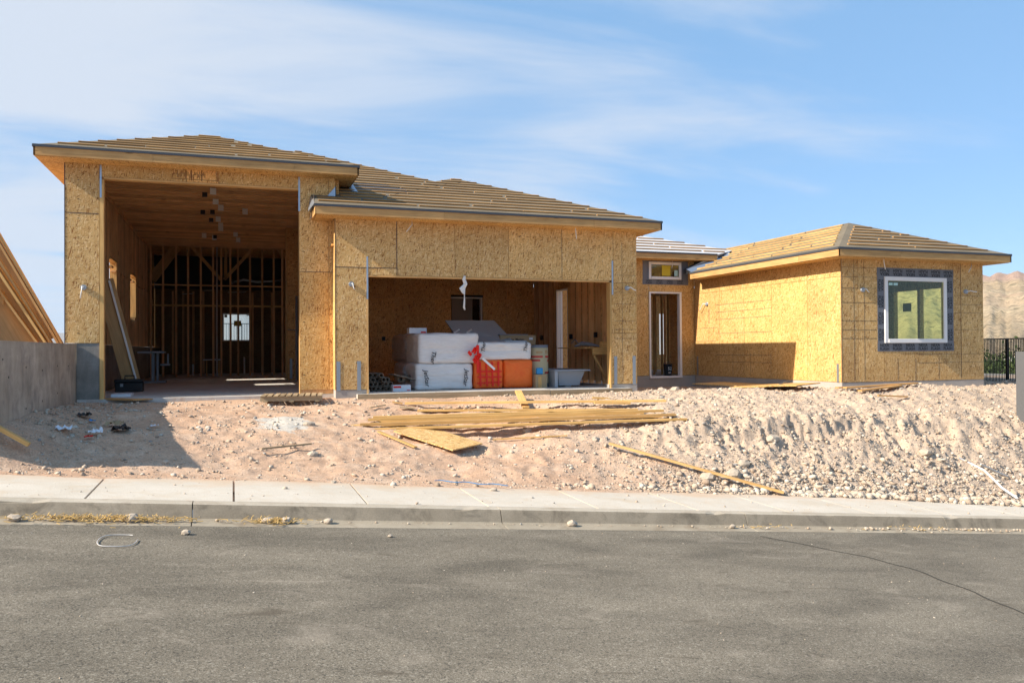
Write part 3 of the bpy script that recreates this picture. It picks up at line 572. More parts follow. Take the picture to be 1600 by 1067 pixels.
def face_m(x, y, z, ang=0): return Matrix.Translation((x, y, z)) @ FACE @ Matrix.Rotation(math.radians(ang), 4, 'Z')
wsm = window(12.211, 13.363, 3.005, 3.547, Y3, .085, (12.0, 13.62, 2.84, 3.6), 'glass', '')
for i in range(4): text('tape_lettering', 'NEXA\nFLASH', .078, face_m(12.22 + .37 * i, Y3 - .0095, 2.92), 'ink', house)
bar('window_sticker', (12.68, Y3 - .012, 3.12), (12.98, Y3 - .006, 3.44), 'yellow', wsm); bar('window_sticker', (13.12, Y3 - .012, 3.12), (13.24, Y3 - .006, 3.3), 'teal', wsm)
# --- wing left wall (faces -x)
for y0, y1 in ((Y4 + .014, 17.05), (17.05, 18.5), (18.5, 19.75), (19.75, 21.0), (21.0, Y3 - .002)):
    for z0, z1 in ((0, 2.56), (2.56, S4)): leftface(y0, y1, z0, z1, X8, 'osb_gold')
bar('wall_core', (X8 + .014, Y4 + .02, 0), (X8 + .15, Y3, S4), 'stud', house); bar('foundation', (X8 + .004, Y4 + .02, -.6), (X8 + .16, Y3, -.003), 'found', house)
# --- wing front
A0, A1, B0, B1 = 15.138, 17.116, .947, 2.583
front(X8, 14.35, 0, S4, Y4); front(14.35, A0, 0, S4, Y4); front(A0, A1, 0, B0, Y4); front(A0, A1, B1, S4, Y4); front(A1, 17.62, 0, S4, Y4); front(17.62, X9, 0, S4, Y4)
bar('foundation', (X8 + .006, Y4 + .006, -.7), (X9 - .004, Y4 + .018, -.003), 'found', house); bar('foundation', (X8 + .17, Y4 + .019, -.7), (X9 - .17, Y4 + .15, -.003), 'found', house)
for a, b, c_, d_ in ((X8 + .155, A0, 0, S4), (A1, X9 - .02, 0, S4), (A0, A1, 0, B0), (A0, A1, B1, S4)): bar('wall_core', (a, Y4 + .02, c_), (b, Y4 + .15, d_), 'stud', house)
bw = window(A0, A1, B0, B1, Y4, .1, (14.92, 17.36, .74, 2.80), 'glass', '')
for i in range(6): text('tape_lettering', 'NEXA\nFLASH', .105, face_m(15.16 + .405 * i, Y4 - .0095, 2.69, 180), 'ink', house); text('tape_lettering', 'NEXA\nFLASH', .105, face_m(15.13 + .405 * i, Y4 - .0095, .845), 'ink', house)
for i in range(4): text('tape_lettering', 'NEXA\nFLASH', .105, face_m(15.03, Y4 - .0095, 1.15 + .405 * i, -90), 'ink', house); text('tape_lettering', 'NEXA\nFLASH', .105, face_m(17.235, Y4 - .0095, 1.15 + .405 * i, 90), 'ink', house)
bar('window_sticker', (15.28, Y4 - .012, 2.37), (15.40, Y4 - .006, 2.43), 'teal', bw); bar('window_sticker', (15.43, Y4 - .012, 2.37), (15.56, Y4 - .006, 2.43), 'teal', bw)
# wing right wall with window towards the hill
for y0, y1, z0, z1 in ((Y4 + .02, 16.9, -.02, S4), (16.9, 18.68, 2.45, S4), (16.9, 18.68, -.02, .6), (17.74, 17.82, .6, 2.45), (18.68, 26, -.02, S4)): bar('sheathing_panel', (X9 - .15, y0, z0), (X9 - .002, y1, z1), 'osb_in', house)
bar('window_pane', (X9 - .08, 16.9, .6), (X9 - .07, 18.68, 2.45), 'glass2', house); bar('window_sticker', (X9 - .09, 18.1, 1.86), (X9 - .082, 18.4, 2.1), 'door', house)
bar('foundation', (X9 - .15, Y4 + .02, -.9), (X9 - .003, 26, -.025), 'found', house)
bar('wing_ceiling', (X8 + .15, Y4 + .15, 2.75), (X9 - .15, 26, 2.78), 'osb_in', house); bar('wing_rear_wall', (15.9, 25.9, -.02), (X9 - .151, 25.95, 2.75), 'osb_in', house)
bar('hall_wall', (X8 + .02, Y3 + .0, 0), (X8 + .14, 24, 2.7), 'osb_in', house)
# interior seen through the entry
for x in (12.55, 13.2, 13.56, 13.86, 14.1, 14.3): piece('stud', (x, 24.5, -.03), (x, 24.5, 3.4), .04, .09, 'pale_lumber' if x > 13 else 'stud', house, up=(0, 1, 0))
for x in np.arange(15, 19, .4): piece('stud', (x, 27, -.03), (x, 27, 3.0), .04, .09, 'stud', house, up=(0, 1, 0))
bar('rear_wall', (9.2, 30, 2.3), (18.36, 30.05, 3.3), 'osb_in', house); bar('rear_wall', (9.2, 30, -.1), (18.36, 30.05, .6), 'osb_in', house)
for a, b in ((9.2, 16.85), (17.14, 17.27), (17.34, 17.7), (17.8, 18.36)): bar('rear_wall', (a, 30, .6), (b, 30.05, 2.3), 'osb_in', house)
bar('entry_ceiling', (X7 - .1, Y3 + .15, 3.42), (X9 - .15, 30, 3.45), 'osb_in', house)
# --- roofs
def roof(name, pts, m_='felt', th=.03):
    mb = MB(); n_ = len(pts); P3 = [Vector(p) for p in pts]; nr = (P3[1] - P3[0]).cross(P3[2] - P3[0]).normalized()
    if nr.z < 0: nr = -nr
    mb.poly(P3); lo = [p - nr * th for p in P3]; mb.poly(lo[::-1])
    for i in range(n_): j = (i + 1) % n_; mb.poly([P3[i], lo[i], lo[j], P3[j]])
    return mb.build(name, M[m_], house)
def battens(pts, e0, e1, m_='batten', sp=.345, first=.3, clip=.1, gaps=True, skip=None):
    e0 = Vector(e0); e1 = Vector(e1); s_ = (e1 - e0).normalized(); P3 = [Vector(p) for p in pts]; nr = (P3[1] - P3[0]).cross(P3[2] - P3[0]).normalized()
    if nr.z < 0: nr = -nr
    t_ = nr.cross(s_)
    if t_.z < 0: t_ = -t_
    Q = [((p - e0).dot(s_), (p - e0).dot(t_)) for p in P3]; tmax = max(q[1] for q in Q); t = first
    while t < tmax - .08:
        xs_ = []
        for i in range(len(Q)):
            a, b = Q[i], Q[(i + 1) % len(Q)]
            if (a[1] - t) * (b[1] - t) < 0: xs_.append(a[0] + (b[0] - a[0]) * (t - a[1]) / (b[1] - a[1]))
        xs_.sort()
        for a, b in zip(xs_[::2], xs_[1::2]):
            a += clip; b -= clip; x = a
            first_len = random.uniform(.8, 2.4)
            while x < b - .15:
                ln = first_len if x == a else random.choice((2.4, 2.4, 1.8, 2.4)); e = min(b, x + ln)
                if b - e < .3: e = b
                dt = random.uniform(-.012, .012)
                p0 = e0 + s_ * x + t_ * (t + dt) + nr * .016; p1 = e0 + s_ * (e - .0) + t_ * (t + dt + random.uniform(-.012, .012)) + nr * .016
                if not (skip and skip((p0 + p1) / 2)): piece('roof_batten', p0, p1, .048, .031, m_, house, up=nr)
                x = e + random.choice((.02, .05, .09))
        t += sp
zg = lambda y: E2 + P_ * (y - (Y2 - OV)); gx = (X4 - OV + X7 + OV) / 2; hy = Y2 - OV
half = (X7 + OV - (X4 - OV)) / 2; GA = (gx, hy + half, E2 + P_ * half)
MA = (1.78, 23.98, zg(23.98)); MV = (4.97, 20.49, zg(20.49)); val0 = (XR + OV, 19.45, zg(19.45)); val1 = (-.09, 22.11, zg(22.11))
GF = [(X4 - OV, hy, E2), (X7 + OV, hy, E2), GA, MV, MA, val1, val0, (XR + .02, 19.45, zg(19.45)), (XR + .02, Y1 - .01, zg(Y1 - .01)), (X4 - OV, Y1 - .01, zg(Y1 - .01))]
roof('roof_deck', GF); battens(GF, GF[0], GF[1])
roof('roof_deck', [(X7 + OV, hy, E2), (X7 + OV, 29, E2), (gx, 29, GA[2]), GA]); roof('roof_deck', [GA, (gx, 29, GA[2]), (gx - 3.2, 29, GA[2] - 3.2 * P_), MV])
roof('roof_deck', [MV, (MV[0] + 6, 30, MV[2] - .0), (MA[0], 30, MA[2]), MA]); roof('roof_deck', [MA, (MA[0], 34, MA[2]), (-2, 34, MA[2] - .395 * 3.7), val1])
RW = (XR + OV) - (X1 - OV); rcx = (X1 + XR) / 2; PR = .386; RA = (rcx - .12, Y1 - OV + RW / 2, E1 + PR * RW / 2); RA2 = (rcx + .12, RA[1], RA[2])
RFp = [(X1 - OV, Y1 - OV, E1), (XR + OV, Y1 - OV, E1), RA2, RA]; roof('roof_deck', RFp); battens(RFp, RFp[0], RFp[1])
RL = [(X1 - OV, 38, E1), (X1 - OV, Y1 - OV, E1), RA, (RA[0], 38, RA[2])]; roof('roof_deck', RL)
RR = [(XR + OV, Y1 - OV, E1), (XR + OV, 38, E1), (RA2[0], 38, RA2[2]), RA2]; roof('roof_deck', RR)
PW = .404; WH = (X9 - X8) / 2 + OV; wcx = (X8 + X9) / 2; WA = (wcx, Y4 - OV + WH, E4 + PW * WH)
WF = [(X8 - OV, Y4 - OV, E4), (X9 + OV, Y4 - OV, E4), WA]; roof('roof_deck', WF); battens(WF, WF[0], WF[1], clip=.22)
WL = [(X8 - OV, 21.95, E4), (X8 - OV, Y4 - OV, E4), WA, (wcx, 24.6, WA[2])]; roof('roof_deck', WL); battens(WL, WL[1], WL[0], m_='pale_lumber', clip=.2)
roof('roof_deck', [(X9 + OV, Y4 - OV, E4), (X9 + OV, 27, E4), (wcx, 27, WA[2]), WA])
ez = lambda y: E3 + .395 * (y - (Y3 - OV))
EF = [(X7 + .1, Y3 - OV, E3), (14.45, Y3 - OV, E3), (15.3, 22.45, ez(22.45)), (12.3, 24.2, ez(24.2)), (X7 + .1, 24.2, ez(24.2))]
roof('roof_deck', EF, 'tyvek'); battens(EF, EF[0], EF[1], m_='batten', first=.28, clip=.05, sp=.36)
roof('roof_deck', [(12.3, 24.2, ez(24.2)), (15.3, 22.45, ez(22.45)), (17, 28, 3.6), (12.3, 28, 4.6)], 'felt')
roof('roof_deck', [(X7 + .1, 24.2, ez(24.2)), (12.3, 24.2, ez(24.2)), (12.3, 30, 4.4), (X7 + .1, 30, 4.4)], 'felt')
def eave(p0, p1, nrm, wall_off=OV, soff=True):
    """fascia board with drip edge along p0-p1; nrm points outwards"""
    p0 = Vector(p0); p1 = Vector(p1); n_ = Vector(nrm); d = (p1 - p0).normalized()
    Ln = (p1 - p0).length; cuts = [0] + ([Ln * .34, Ln * .78] if Ln > 5 else [Ln * .6] if Ln > 3 else []) + [Ln]
    for a, b in zip(cuts[:-1], cuts[1:]): piece('fascia_board', p0 + d * (a + .002) - n_ * .02 + Vector((0, 0, -.118)), p0 + d * (b - .002) - n_ * .02 + Vector((0, 0, -.118)), .036, .165, 'fascia', house)
    piece('drip_edge', p0 + Vector((0, 0, -.015)) + n_ * .006, p1 + Vector((0, 0, -.015)) + n_ * .006, .022, .05, 'drip', house)
eave((X1 - OV, Y1 - OV, E1), (XR + OV, Y1 - OV, E1), (0, -1, 0)); eave((X1 - OV, 30, E1), (X1 - OV, Y1 - OV, E1), (-1, 0, 0)); eave((XR + OV, Y1 - OV, E1), (XR + OV, 21, E1), (1, 0, 0))
eave((X4 - OV, hy, E2), (X7 + OV, hy, E2), (0, -1, 0)); eave((X4 - OV, Y1 - .01, E2), (X4 - OV, hy, E2), (-1, 0, 0)); eave((X7 + OV, hy, E2), (X7 + OV, 24, E2), (1, 0, 0))
eave((X8 - OV, Y4 - OV, E4), (X9 + OV, Y4 - OV, E4), (0, -1, 0)); eave((X8 - OV, 21.9, E4), (X8 - OV, Y4 - OV, E4), (-1, 0, 0)); eave((X9 + OV, Y4 - OV, E4), (X9 + OV, 24, E4), (1, 0, 0))
eave((X7 + .1, Y3 - OV, E3), (14.4, Y3 - OV, E3), (0, -1, 0))
def soffit(x0, x1, y0, y1, z, m_='fascia'): bar('soffit_board', (x0, y0, z), (x1, y1, z + .012), m_, house)
q = .042
def soffit_ring(xa, xb, y0, yb, z, left_to, right_to):
    n_ = 4; wd = OV / n_
    soffit(xa - OV + q, xb + OV - q, y0 - OV + q, y0 - .002, z, 'osb_gold'); soffit(xa - OV + q, xa - .002, y0, left_to, z, 'osb_gold'); soffit(xb + .002, xb + OV - q, y0, right_to, z, 'osb_gold')
soffit_ring(X1, XR, Y1, 0, S1 - .012, 30, 21); soffit_ring(X4, X7, Y2, 0, S2 - .012, Y1 - .01, Y3); soffit_ring(X8, X9, Y4, 0, S4 - .012, 21.8, 24)
soffit(X7 + .1, 14.3, Y3 - OV + q, Y3 - .002, S3 - .012, 'osb_gold')
# flashings
def sheet(name, pts, m_, th=.004, parent=house):
    mb = MB(); P3 = [Vector(p) for p in pts]; nr = (P3[1] - P3[0]).cross(P3[2] - P3[0]).normalized(); lo = [p - nr * th for p in P3]; mb.poly(P3); mb.poly(lo[::-1])
    for i in range(len(pts)): j = (i + 1) % len(pts); mb.poly([P3[i], lo[i], lo[j], P3[j]])
    return mb.build(name, M[m_], parent)
sheet('wall_flashing', [(1.55, Y1 - .012, E2 - .20), (1.66, Y1 - .012, E2 - .02), (XR + .0, Y1 - .012, zg(Y1) + .20), (XR, Y1 - .012, zg(Y1) + .0), (1.62, Y1 - .012, E2 - .12)], 'flash')
sheet('wall_flashing', [(1.50, hy + .42, E2 - .09), (1.585, hy + .02, E2 + .005), (1.66, hy + .85, E2 + .36), (1.58, hy + .86, E2 + .30)], 'flash')
sheet('felt_strip', [(1.56, Y1 - .018, E2 + .03), (1.62, Y1 - .018, E2 + .10), (1.88, Y1 - .018, E2 + .30), (1.98, Y1 - .018, E2 + .30), (1.84, Y1 - .018, E2 + .22)], 'drip')
sheet('step_flashing', [(XR + .02, Y1 + .02, zg(Y1) + .01), (XR + .02, 19.4, zg(19.4) + .01), (XR + .02, 19.4, zg(19.4) + .2), (XR + .02, Y1 + .02, zg(Y1) + .2)], 'drip')
sheet('valley_flashing', [(XR + OV - .04, 18.6, zg(18.6) + .012), (XR + OV + .12, 18.5, zg(18.5) + .012), (XR + OV + .10, 19.3, zg(19.3) + .02), (XR + OV - .04, 19.4, zg(19.4) + .25)], 'flash')
sheet('felt_patch', [(XR + .1, 18.75, zg(18.75) + .008), (4.1, 18.9, zg(18.9) + .008), (3.5, 19.6, zg(19.6) + .008), (2.7, 19.6, zg(19.6) + .008)], 'drip')
for a, b in (((2.98, 17.9), (3.9, 18.9)), ((4.2, 19.2), (5.2, 20.2)), ((5.4, 20.3), (6.05, 20.9))): piece('underlay_seam', (a[0], a[1], zg(a[1]) + .004), (b[0], b[1], zg(b[1]) + .004), .02, .004, 'drip', house)
sheet('valley_flashing', [(13.42, 21.82, E4 - .02), (13.3, 21.93, E4 + .1), (14.6, 22.2, 3.86), (15.1, 22.32, 3.95), (14.9, 22.0, 3.80)], 'flash')
sheet('wall_flashing', [(13.36, Y3 - .33, E4 - .03), (13.36, Y3 - .33, E4 + .14), (14.5, Y3 - .33, 3.76), (14.5, Y3 - .33, 3.62)], 'flash')
sheet('felt_strip', [(13.44, Y3 - .03, 3.18), (13.44, Y3 - .03, 3.34), (14.0, Y3 - .03, 3.6), (14.25, Y3 - .03, 3.6)], 'drip')
# metal straps and hold-downs
for x, y, z0, z1 in ((-2.50, Y1, 3.93, 4.59), (1.352, Y1, 3.85, 4.59), (2.742, Y2, 1.95, 2.87), (8.592, Y2, 2.14, 2.95)):
    s_ = bar('metal_strap', (x - .018, y - .008, z0), (x + .018, y - .004, z1), 'flash', house)
for x, z in ((2.12, .61), (2.555, .615), (8.66, .665), (9.155, .67)): bar('metal_strap', (x - .04, Y2 - .008, -.02), (x + .04, Y2 - .003, z), 'strap', house)
bar('metal_strap', (X8 - .008, Y4 + .1, 0), (X8 - .003, Y4 + .17, .45), 'strap', house); bar('metal_strap', (X8 - .008, Y3 - .2, 0), (X8 - .003, Y3 - .12, .6), 'strap', house)
# chalk marks and nails, flat print joined per wall
mb = MB(); ya = Y4 - .0035
for z in (2.55, 2.78, 2.28, 1.93, 1.49, 1.27, 1.06): mb.aabb((X8 + .02, ya, z - .0026), (14.9 if z < 2.3 else 14.9, ya + .003, z + .0026))
for z in (2.15, 1.92, 1.71, 1.28): mb.aabb((17.38, ya, z - .0026), (X9 - .02, ya + .003, z + .0026))
for z in (.66, .45): mb.aabb((16.2, ya, z - .0026), (X9 - .02, ya + .003, z + .0026))
for x in (14.22, 14.53, 17.6): mb.aabb((x - .0024, ya, .05), (x + .0024, ya + .003, S4 - .02))
for x in (15.55, 16.11, 16.86): mb.aabb((x - .0024, ya, .03), (x + .0024, ya + .003, .56))
ya = Y2 - .0035
for z in (2.61, 1.92, 1.51, 1.31, 1.09, 2.2): mb.aabb((8.64, ya, z - .0026), (X7 - .02, ya + .003, z + .0026))
for x in (8.85,): mb.aabb((x - .0024, ya, .05), (x + .0024, ya + .003, 3.4))
xa = X8 - .0035
for z in (2.15, 1.93, 1.71, 1.29, .64, .44): mb.aabb((xa, 18.5, z - .004), (xa + .003, 21.2, z + .004))
for y in (18.55, 19.46, 20.32): mb.aabb((xa, y - .003, .05), (xa + .003, y + .003, .7))
for z in (1.06, 1.47): mb.aabb((xa, 21.2, z - .004), (xa + .003, 22.3, z + .004))
mb.aabb((xa, 21.55, 1.6), (xa + .003, 21.57, 2.05))
ya = Y2 - .0038; mb.aabb((3.381, ya, H2), (3.395, ya + .003, S2 - .02)); mb.aabb((X4, ya, 2.624), (3.38, ya + .003, 2.636)); mb.aabb((7.285, ya, H2), (7.294, ya + .003, S2 - .02)); mb.aabb((X4 + .0, ya, .02), (X4 + .012, ya + .003, S2 - .02))
mb.aabb((X1, Y1 - .004, 3.60), (X2 - .09, Y1 - .001, 3.612)); mb.aabb((X1 - .004, Y1 - .004, 1.02), (X1 + .012, Y1 - .001, S1 - .02)); mb.aabb((X3, Y1 - .004, 2.545), (XR, Y1 - .001, 2.556)); mb.aabb((X8 - .0, Y4 - .004, .01), (X8 + .010, Y4 - .001, S4 - .02))
tag(mb.build('chalk_marks', M['line'], house), kind='stuff')
mb = MB()
def nails(x0, x1, z0, z1, y):
    x = x0
    while x < x1:
        z = z0 + random.uniform(0, .1)
        while z < z1: mb.aabb((x - .011 + random.uniform(-.02, .02), y - .0035, z), (x + .013, y - .001, z + .009)); z += .38
        x += .405
nails(X1 + .25, X2 - .1, 1.2, 4.5, Y1); nails(X1 + .03, X1 + .1, 1.2, 4.5, Y1); nails(X3 + .1, XR - .1, .3, 4.4, Y1); nails(X4 + .05, X5, .5, 3.5, Y2); nails(3.4, 8.6, 2.6, 3.5, Y2); nails(8.7, 9.2, .5, 3.5, Y2)
nails(X8 + .3, A0 - .3, .3, 2.8, Y4); nails(17.5, X9, .3, 2.8, Y4)
tag(mb.build('nail_heads', M['ink'], house), kind='stuff')
mb = MB()   # brown mill print on the header board
for k in range(26): x = -1.18 + .025 * k; mb.aabb((x, Y1 - .0035, 4.42 + random.uniform(0, .08)), (x + .012, Y1 - .001, 4.50 + random.uniform(0, .08)))
for x in (-.82, -.62, -.32): mb.aabb((x, Y1 - .0038, 4.38), (x + .02, Y1 - .001, 4.60))
mb.aabb((-1.2, Y1 - .0042, 4.395), (-.3, Y1 - .001, 4.405)); tag(mb.build('mill_print', mat('brown_ink', (.22, .11, .05), .9), house), kind='stuff')
# lamp rough-ins with cables
def roughin(x, y, z, side=0, dx=.25, dz=-.02):
    n_ = Vector((0, -1, 0)) if not side else Vector((-1, 0, 0)); t_ = Vector((1, 0, 0)) if not side else Vector((0, -1, 0)); c = Vector((x, y, z))
    b = MB().tube([c, c + n_ * .05], .055, 12).build('lamp_box', M['steelgrey'], house)
    MB().tube([c + n_ * .05, c + n_ * .09 + t_ * dx * .3 + Vector((0, 0, .02)), c + n_ * .08 + t_ * dx * .7 + Vector((0, 0, dz * .6)), c + n_ * .07 + t_ * dx + Vector((0, 0, dz))], .012, 6).build('cable', M['cable'], b)
roughin(-2.806, Y1, 2.126, dx=-.05, dz=-.22); roughin(2.395, Y2, 2.264, dx=.06, dz=-.12); roughin(8.968, Y2, 2.30, dx=.22, dz=-.06); roughin(14.47, Y4, 2.24, dx=.15, dz=-.06); roughin(17.75, Y4, 2.25, dx=.32, dz=0); roughin(X8, 21.65, 2.21, 1, dx=-.35, dz=-.22)
for x, y, z, dx in ((3.68, Y2 - .2, S2, -.12), (7.55, Y2 - .2, S2, .03), (14.95, Y4 - .2, S4, .05), (17.75, Y4 - .2, S4, -.1), (12.95, Y3 - .2, S3, -.03)):
    MB().tube([(x, y, z + .02), (x + .01, y, z - .1), (x + dx, y, z - .26)], .011, 6).build('hanging_cable', M['cable'], house)
# --- tall bay interior
YB = 32.9; CZ = 4.80
for y in np.arange(Y1 + .45, YB, .405):
    if 23.12 < y < 24.18 or 27.62 < y < 28.7: piece('cripple_stud', (X1 + .085, y, 1.03), (X1 + .085, y, 2.48 if y < 26 else 1.93), .14, .042, 'stud', house, up=(0, 1, 0)); piece('cripple_stud', (X1 + .085, y, 3.30), (X1 + .085, y, CZ), .14, .042, 'stud', house, up=(0, 1, 0)); continue
    piece('stud', (X1 + .085, y, 1.03), (X1 + .085, y, CZ), .14, .042, 'stud', house, up=(0, 1, 0))
piece('top_plate', (X1 + .16, Y1 + .2, CZ - .06), (X1 + .16, YB, CZ - .06), .02, .09, 'stud', house)
for y0 in np.arange(Y1 + .47, YB - .4, .81): bar('blocking', (X1 + .02, y0 + .0, 3.0 + (int(y0 * 7) % 2) * .05), (X1 + .155, y0 + .36, 3.05 + (int(y0 * 7) % 2) * .05), 'stud', house)
for (y0, y1, z0, z1) in ((23.1, 24.2, 2.5, 3.25), (27.6, 28.75, 1.95, 3.25)):
    bar('window_buck', (X1 + .0, y1 - .05, z0), (X1 + .17, y1, z1), 'pale_lumber', house); bar('window_buck', (X1, y0, z1), (X1 + .17, y1, z1 + .04), 'pale_lumber', house)
for y in np.arange(Y1 + .3, YB, .405): piece('ceiling_joist', (X1 + .0, y, CZ + .05), (XR, y, CZ + .05), .09, .10, 'stud', house)
bar('ceiling_board', (X1, Y1 + .17, CZ + .105), (XR, 37, CZ + .12), 'osb_in', house)
for y in np.arange(Y1 + .55, 26.8, .405): piece('stud', (XR - .1, y, -.1), (XR - .1, y, CZ), .14, .042, 'stud', house, up=(0, 1, 0))
bar('pier_panel', (1.66, 27, -.1), (2.02, 27.15, CZ), 'osb_in', house); bar('pier_stud', (1.60, 27.0, -.1), (1.658, 27.16, CZ), 'lumber', house); bar('metal_strap', (1.72, 26.985, -.05), (1.80, 26.993, .6), 'strap', house)
MB().tube([(1.87, 26, -.1), (1.87, 26, 2.55)], .04, 8).build('grey_conduit', M['steelgrey'], house); MB().tube([(1.6, 25.98, 1.5), (1.95, 25.98, 1.48)], .012, 6).build('conduit_clip', M['steelgrey'], house)
for x in (-2.9, -2.48, -2.03, -1.61, -1.16, -.72, -.43, -.1, .18, .62, 1.07, 1.5, 1.82): piece('partition_stud', (x, YB, -.1), (x, YB, CZ), .07, .042, 'stud', house, up=(0, 1, 0))
piece('partition_rail', (-2.9, YB, 3.35), (1.85, YB, 3.35), .07, .045, 'stud', house); piece('partition_rail', (-2.9, YB, 2.58), (1.85, YB, 2.58), .07, .06, 'lumber', house)
MB().tube([(-.59, YB - .2, -.1), (-.58, YB - .2, CZ)], .035, 8).build('grey_conduit', M['pipe'], house)
for a, b, wd in (((-2.9, 3.63), (-2.03, 4.99), .34), ((-1.57, 5.01), (-.44, 3.6), .12), ((.77, 4.96), (-.32, 3.61), .12), ((1.61, 5.07), (1.95, 4.5), .2), ((-.27, 5.06), (-.27, 3.61), .1)):
    piece('truss_web', (a[0], 33.15, a[1] - .08), (b[0], 33.15, min(b[1], 4.8)) if b[1] < a[1] else (b[0], 33.15, 4.8), .05, wd, 'lumber', house, up=(1, 0, 0) if abs(a[0] - b[0]) > .1 else (1, 0, 0))
MB().tube([(-.1, 34.1, 3.55), (.4, 34.1, 3.70), (.9, 34.1, 3.62), (1.4, 34.1, 3.66), (1.9, 34.1, 3.72)], .05, 6).build('insulated_duct', M['flash'], house)
for x0, x1, z in ((-1.1, -.7, 3.25), (-.2, .5, 3.2), (-1.9, -1.5, 3.1)): MB().tube([(x0, 34.3, z), (x1, 34.3, z + .03)], .02, 6).build('water_pipe', M['pipe'], house)
RWX = (-.43, .70, 1.28, 2.48)
for a, b in (((X1, 37, -.1), (RWX[0], 37.05, 3.5)), ((RWX[1], 37, -.1), (XR, 37.05, 3.5)), ((RWX[0], 37, -.1), (RWX[1], 37.05, RWX[2])), ((RWX[0], 37, RWX[3]), (RWX[1], 37.05, 3.5)), ((X1, 37, 3.5), (XR, 37.05, 5.04))): bar('rear_wall', a, b, 'osb_dark' if b[2] < 4 else 'dark', house)  # dark lower wall and near-black upper wall paint in the rear zone's shade
for x in np.arange(-2.8, 2, .4):
    if RWX[0] < x < RWX[1]: continue
    piece('stud', (x, 36.9, -.1), (x, 36.9, 3.4), .09, .042, 'stud', house, up=(0, 1, 0))
rw = window(RWX[0], RWX[1], RWX[2], RWX[3], 36.97, .05, None, 'glass2', ''); bar('window_sticker', (.03, 36.9, 1.93), (.33, 36.92, 2.16), 'yellow', rw)
bar('window_sticker', (-.36, 36.9, 2.3), (-.24, 36.92, 2.42), 'steelgrey', rw); bar('window_sticker', (.55, 36.9, 2.38), (.66, 36.92, 2.42), 'ink', rw)
for x, y in ((-.455, 20.98), (-.423, 22.38), (-.311, 23.33), (.322, 23.77), (-.41, 25.36), (-.366, 27.3), (-.36, 26.6), (-.918, 29.1), (.08, 28.49), (.169, 29.93), (-.6, 29.5)): bar('joist_tag', (x - .07, y - .006, CZ - .14), (x + .07, y, CZ + .02), 'cable', house)
for x, y in ((-.662, 21.55), (-.799, 24.33), (-.544, 24.25), (-.612, 25.67), (-.581, 29.48)): bar('ceiling_box', (x - .06, y - .06, CZ - .1), (x + .06, y + .06, CZ + .01), 'black', house)

# ------------------------------------------------------------------ retaining wall, neighbour lumber, mound
rwl = empty('retaining_wall', (-3.05, 14.8, -.5), 'cast concrete retaining wall running from the sidewalk to the tall bay', 'wall')
for a, b in ((11.72, 14.15), (14.156, 16.59), (16.596, Y1 + .008)): bar('wall_section', (-3.16, a, -1.3), (-2.95, b, .985), 'rwall', rwl)
bar('wall_cap', (-3.17, 11.72, .986), (-2.945, Y1 - .0, 1.006), 'rwall', rwl)
mb = MB()
for y, z in ((12.9, .5), (13.9, .62), (15.0, .55), (16.2, .6), (17.2, .58), (13.9, .0), (15.0, .05), (12.6, .75), (16.2, .12)): mb.tube([(-2.951, y, z), (-2.9465, y, z)], .017, 8)
tag(mb.build('tie_holes', M['dark'], rwl), kind='stuff')
grid_mesh('sand_mound', np.linspace(-8, -3.17, 60), np.linspace(15.4, 22, 60), lambda X, Y: .6 + 1.5 * np.exp(-(((X + 5.7) / 1.15) ** 2 + ((Y - 18.3) / 1.6) ** 2)) + fbm(X * 2, Y * 2, 4) * .12 * np.clip((-3.3 - X) * 2, 0, 1), M['sand'], 'stuff')
bpy.data.objects['sand_mound']['label'] = 'mound of pale sand heaped behind the concrete retaining wall'
desc = ['uppermost long board leaning behind the retaining wall, standing out above the others', 'second board down in the leaning stack behind the retaining wall', 'third board down in the leaning stack, thin orange edge showing', 'knotty orange board leaning in the middle of the stack behind the wall', 'lowest board of the leaning stack, nearest the sand mound']
for i in range(5):
    o_ = (0, .05, .17, .25, .40)[i]; tp = Vector((-4.75 - o_ * .9, 18.35 + i * .03, 3.95 - o_ * 1.8)); bt = Vector((-3.25 - o_ * 1.1, 18.35 + i * .03, 1.0))
    d = (tp - bt).normalized(); ln = (3.25, 2.9, 2.85, 2.95, 2.6)[i]
    b_ = piece('leaning_board', bt, bt + d * ln, (.14, .24, .22, .32, .19)[i], (.04, .04, .03, .045, .04)[i], ('lumber', 'fascia', 'lumber', 'pale_lumber', 'lumber')[i], None, up=Vector((d.z, 0, -d.x))); tag(b_, desc[i], 'board', 'boards leaning behind the retaining wall')
tr = empty('timber_trestle', (-4.36, 18.45, .6), 'rough timber trestle holding up the leaning boards behind the wall', 'trestle'); bar('trestle_rail', (-4.41, 18.2, 1.98), (-4.35, 18.62, 2.06), 'lumber', tr); bar('trestle_post', (-4.42, 18.62, .5), (-4.34, 18.70, 2.06), 'lumber', tr); bar('trestle_post', (-4.42, 18.12, .5), (-4.34, 18.19, 2.06), 'lumber', tr)
for i, (dx, lab) in enumerate(((.0, 'brown plywood sheet leaning on the sand behind the board stack'), (.45, 'orange plywood sheet at the far left, partly behind the brown one'))):
    bt = Vector((-3.85 - dx, 18.6 + .12 * i, .95)); tp = bt + Vector((-.47, .05, .88)).normalized() * 2.4
    tag(piece('leaning_sheet', bt, tp, 1.1, .018, 'plywood' if i == 0 else 'fascia', None, up=Vector((-.35, 1, -.2))), lab, 'plywood sheet')

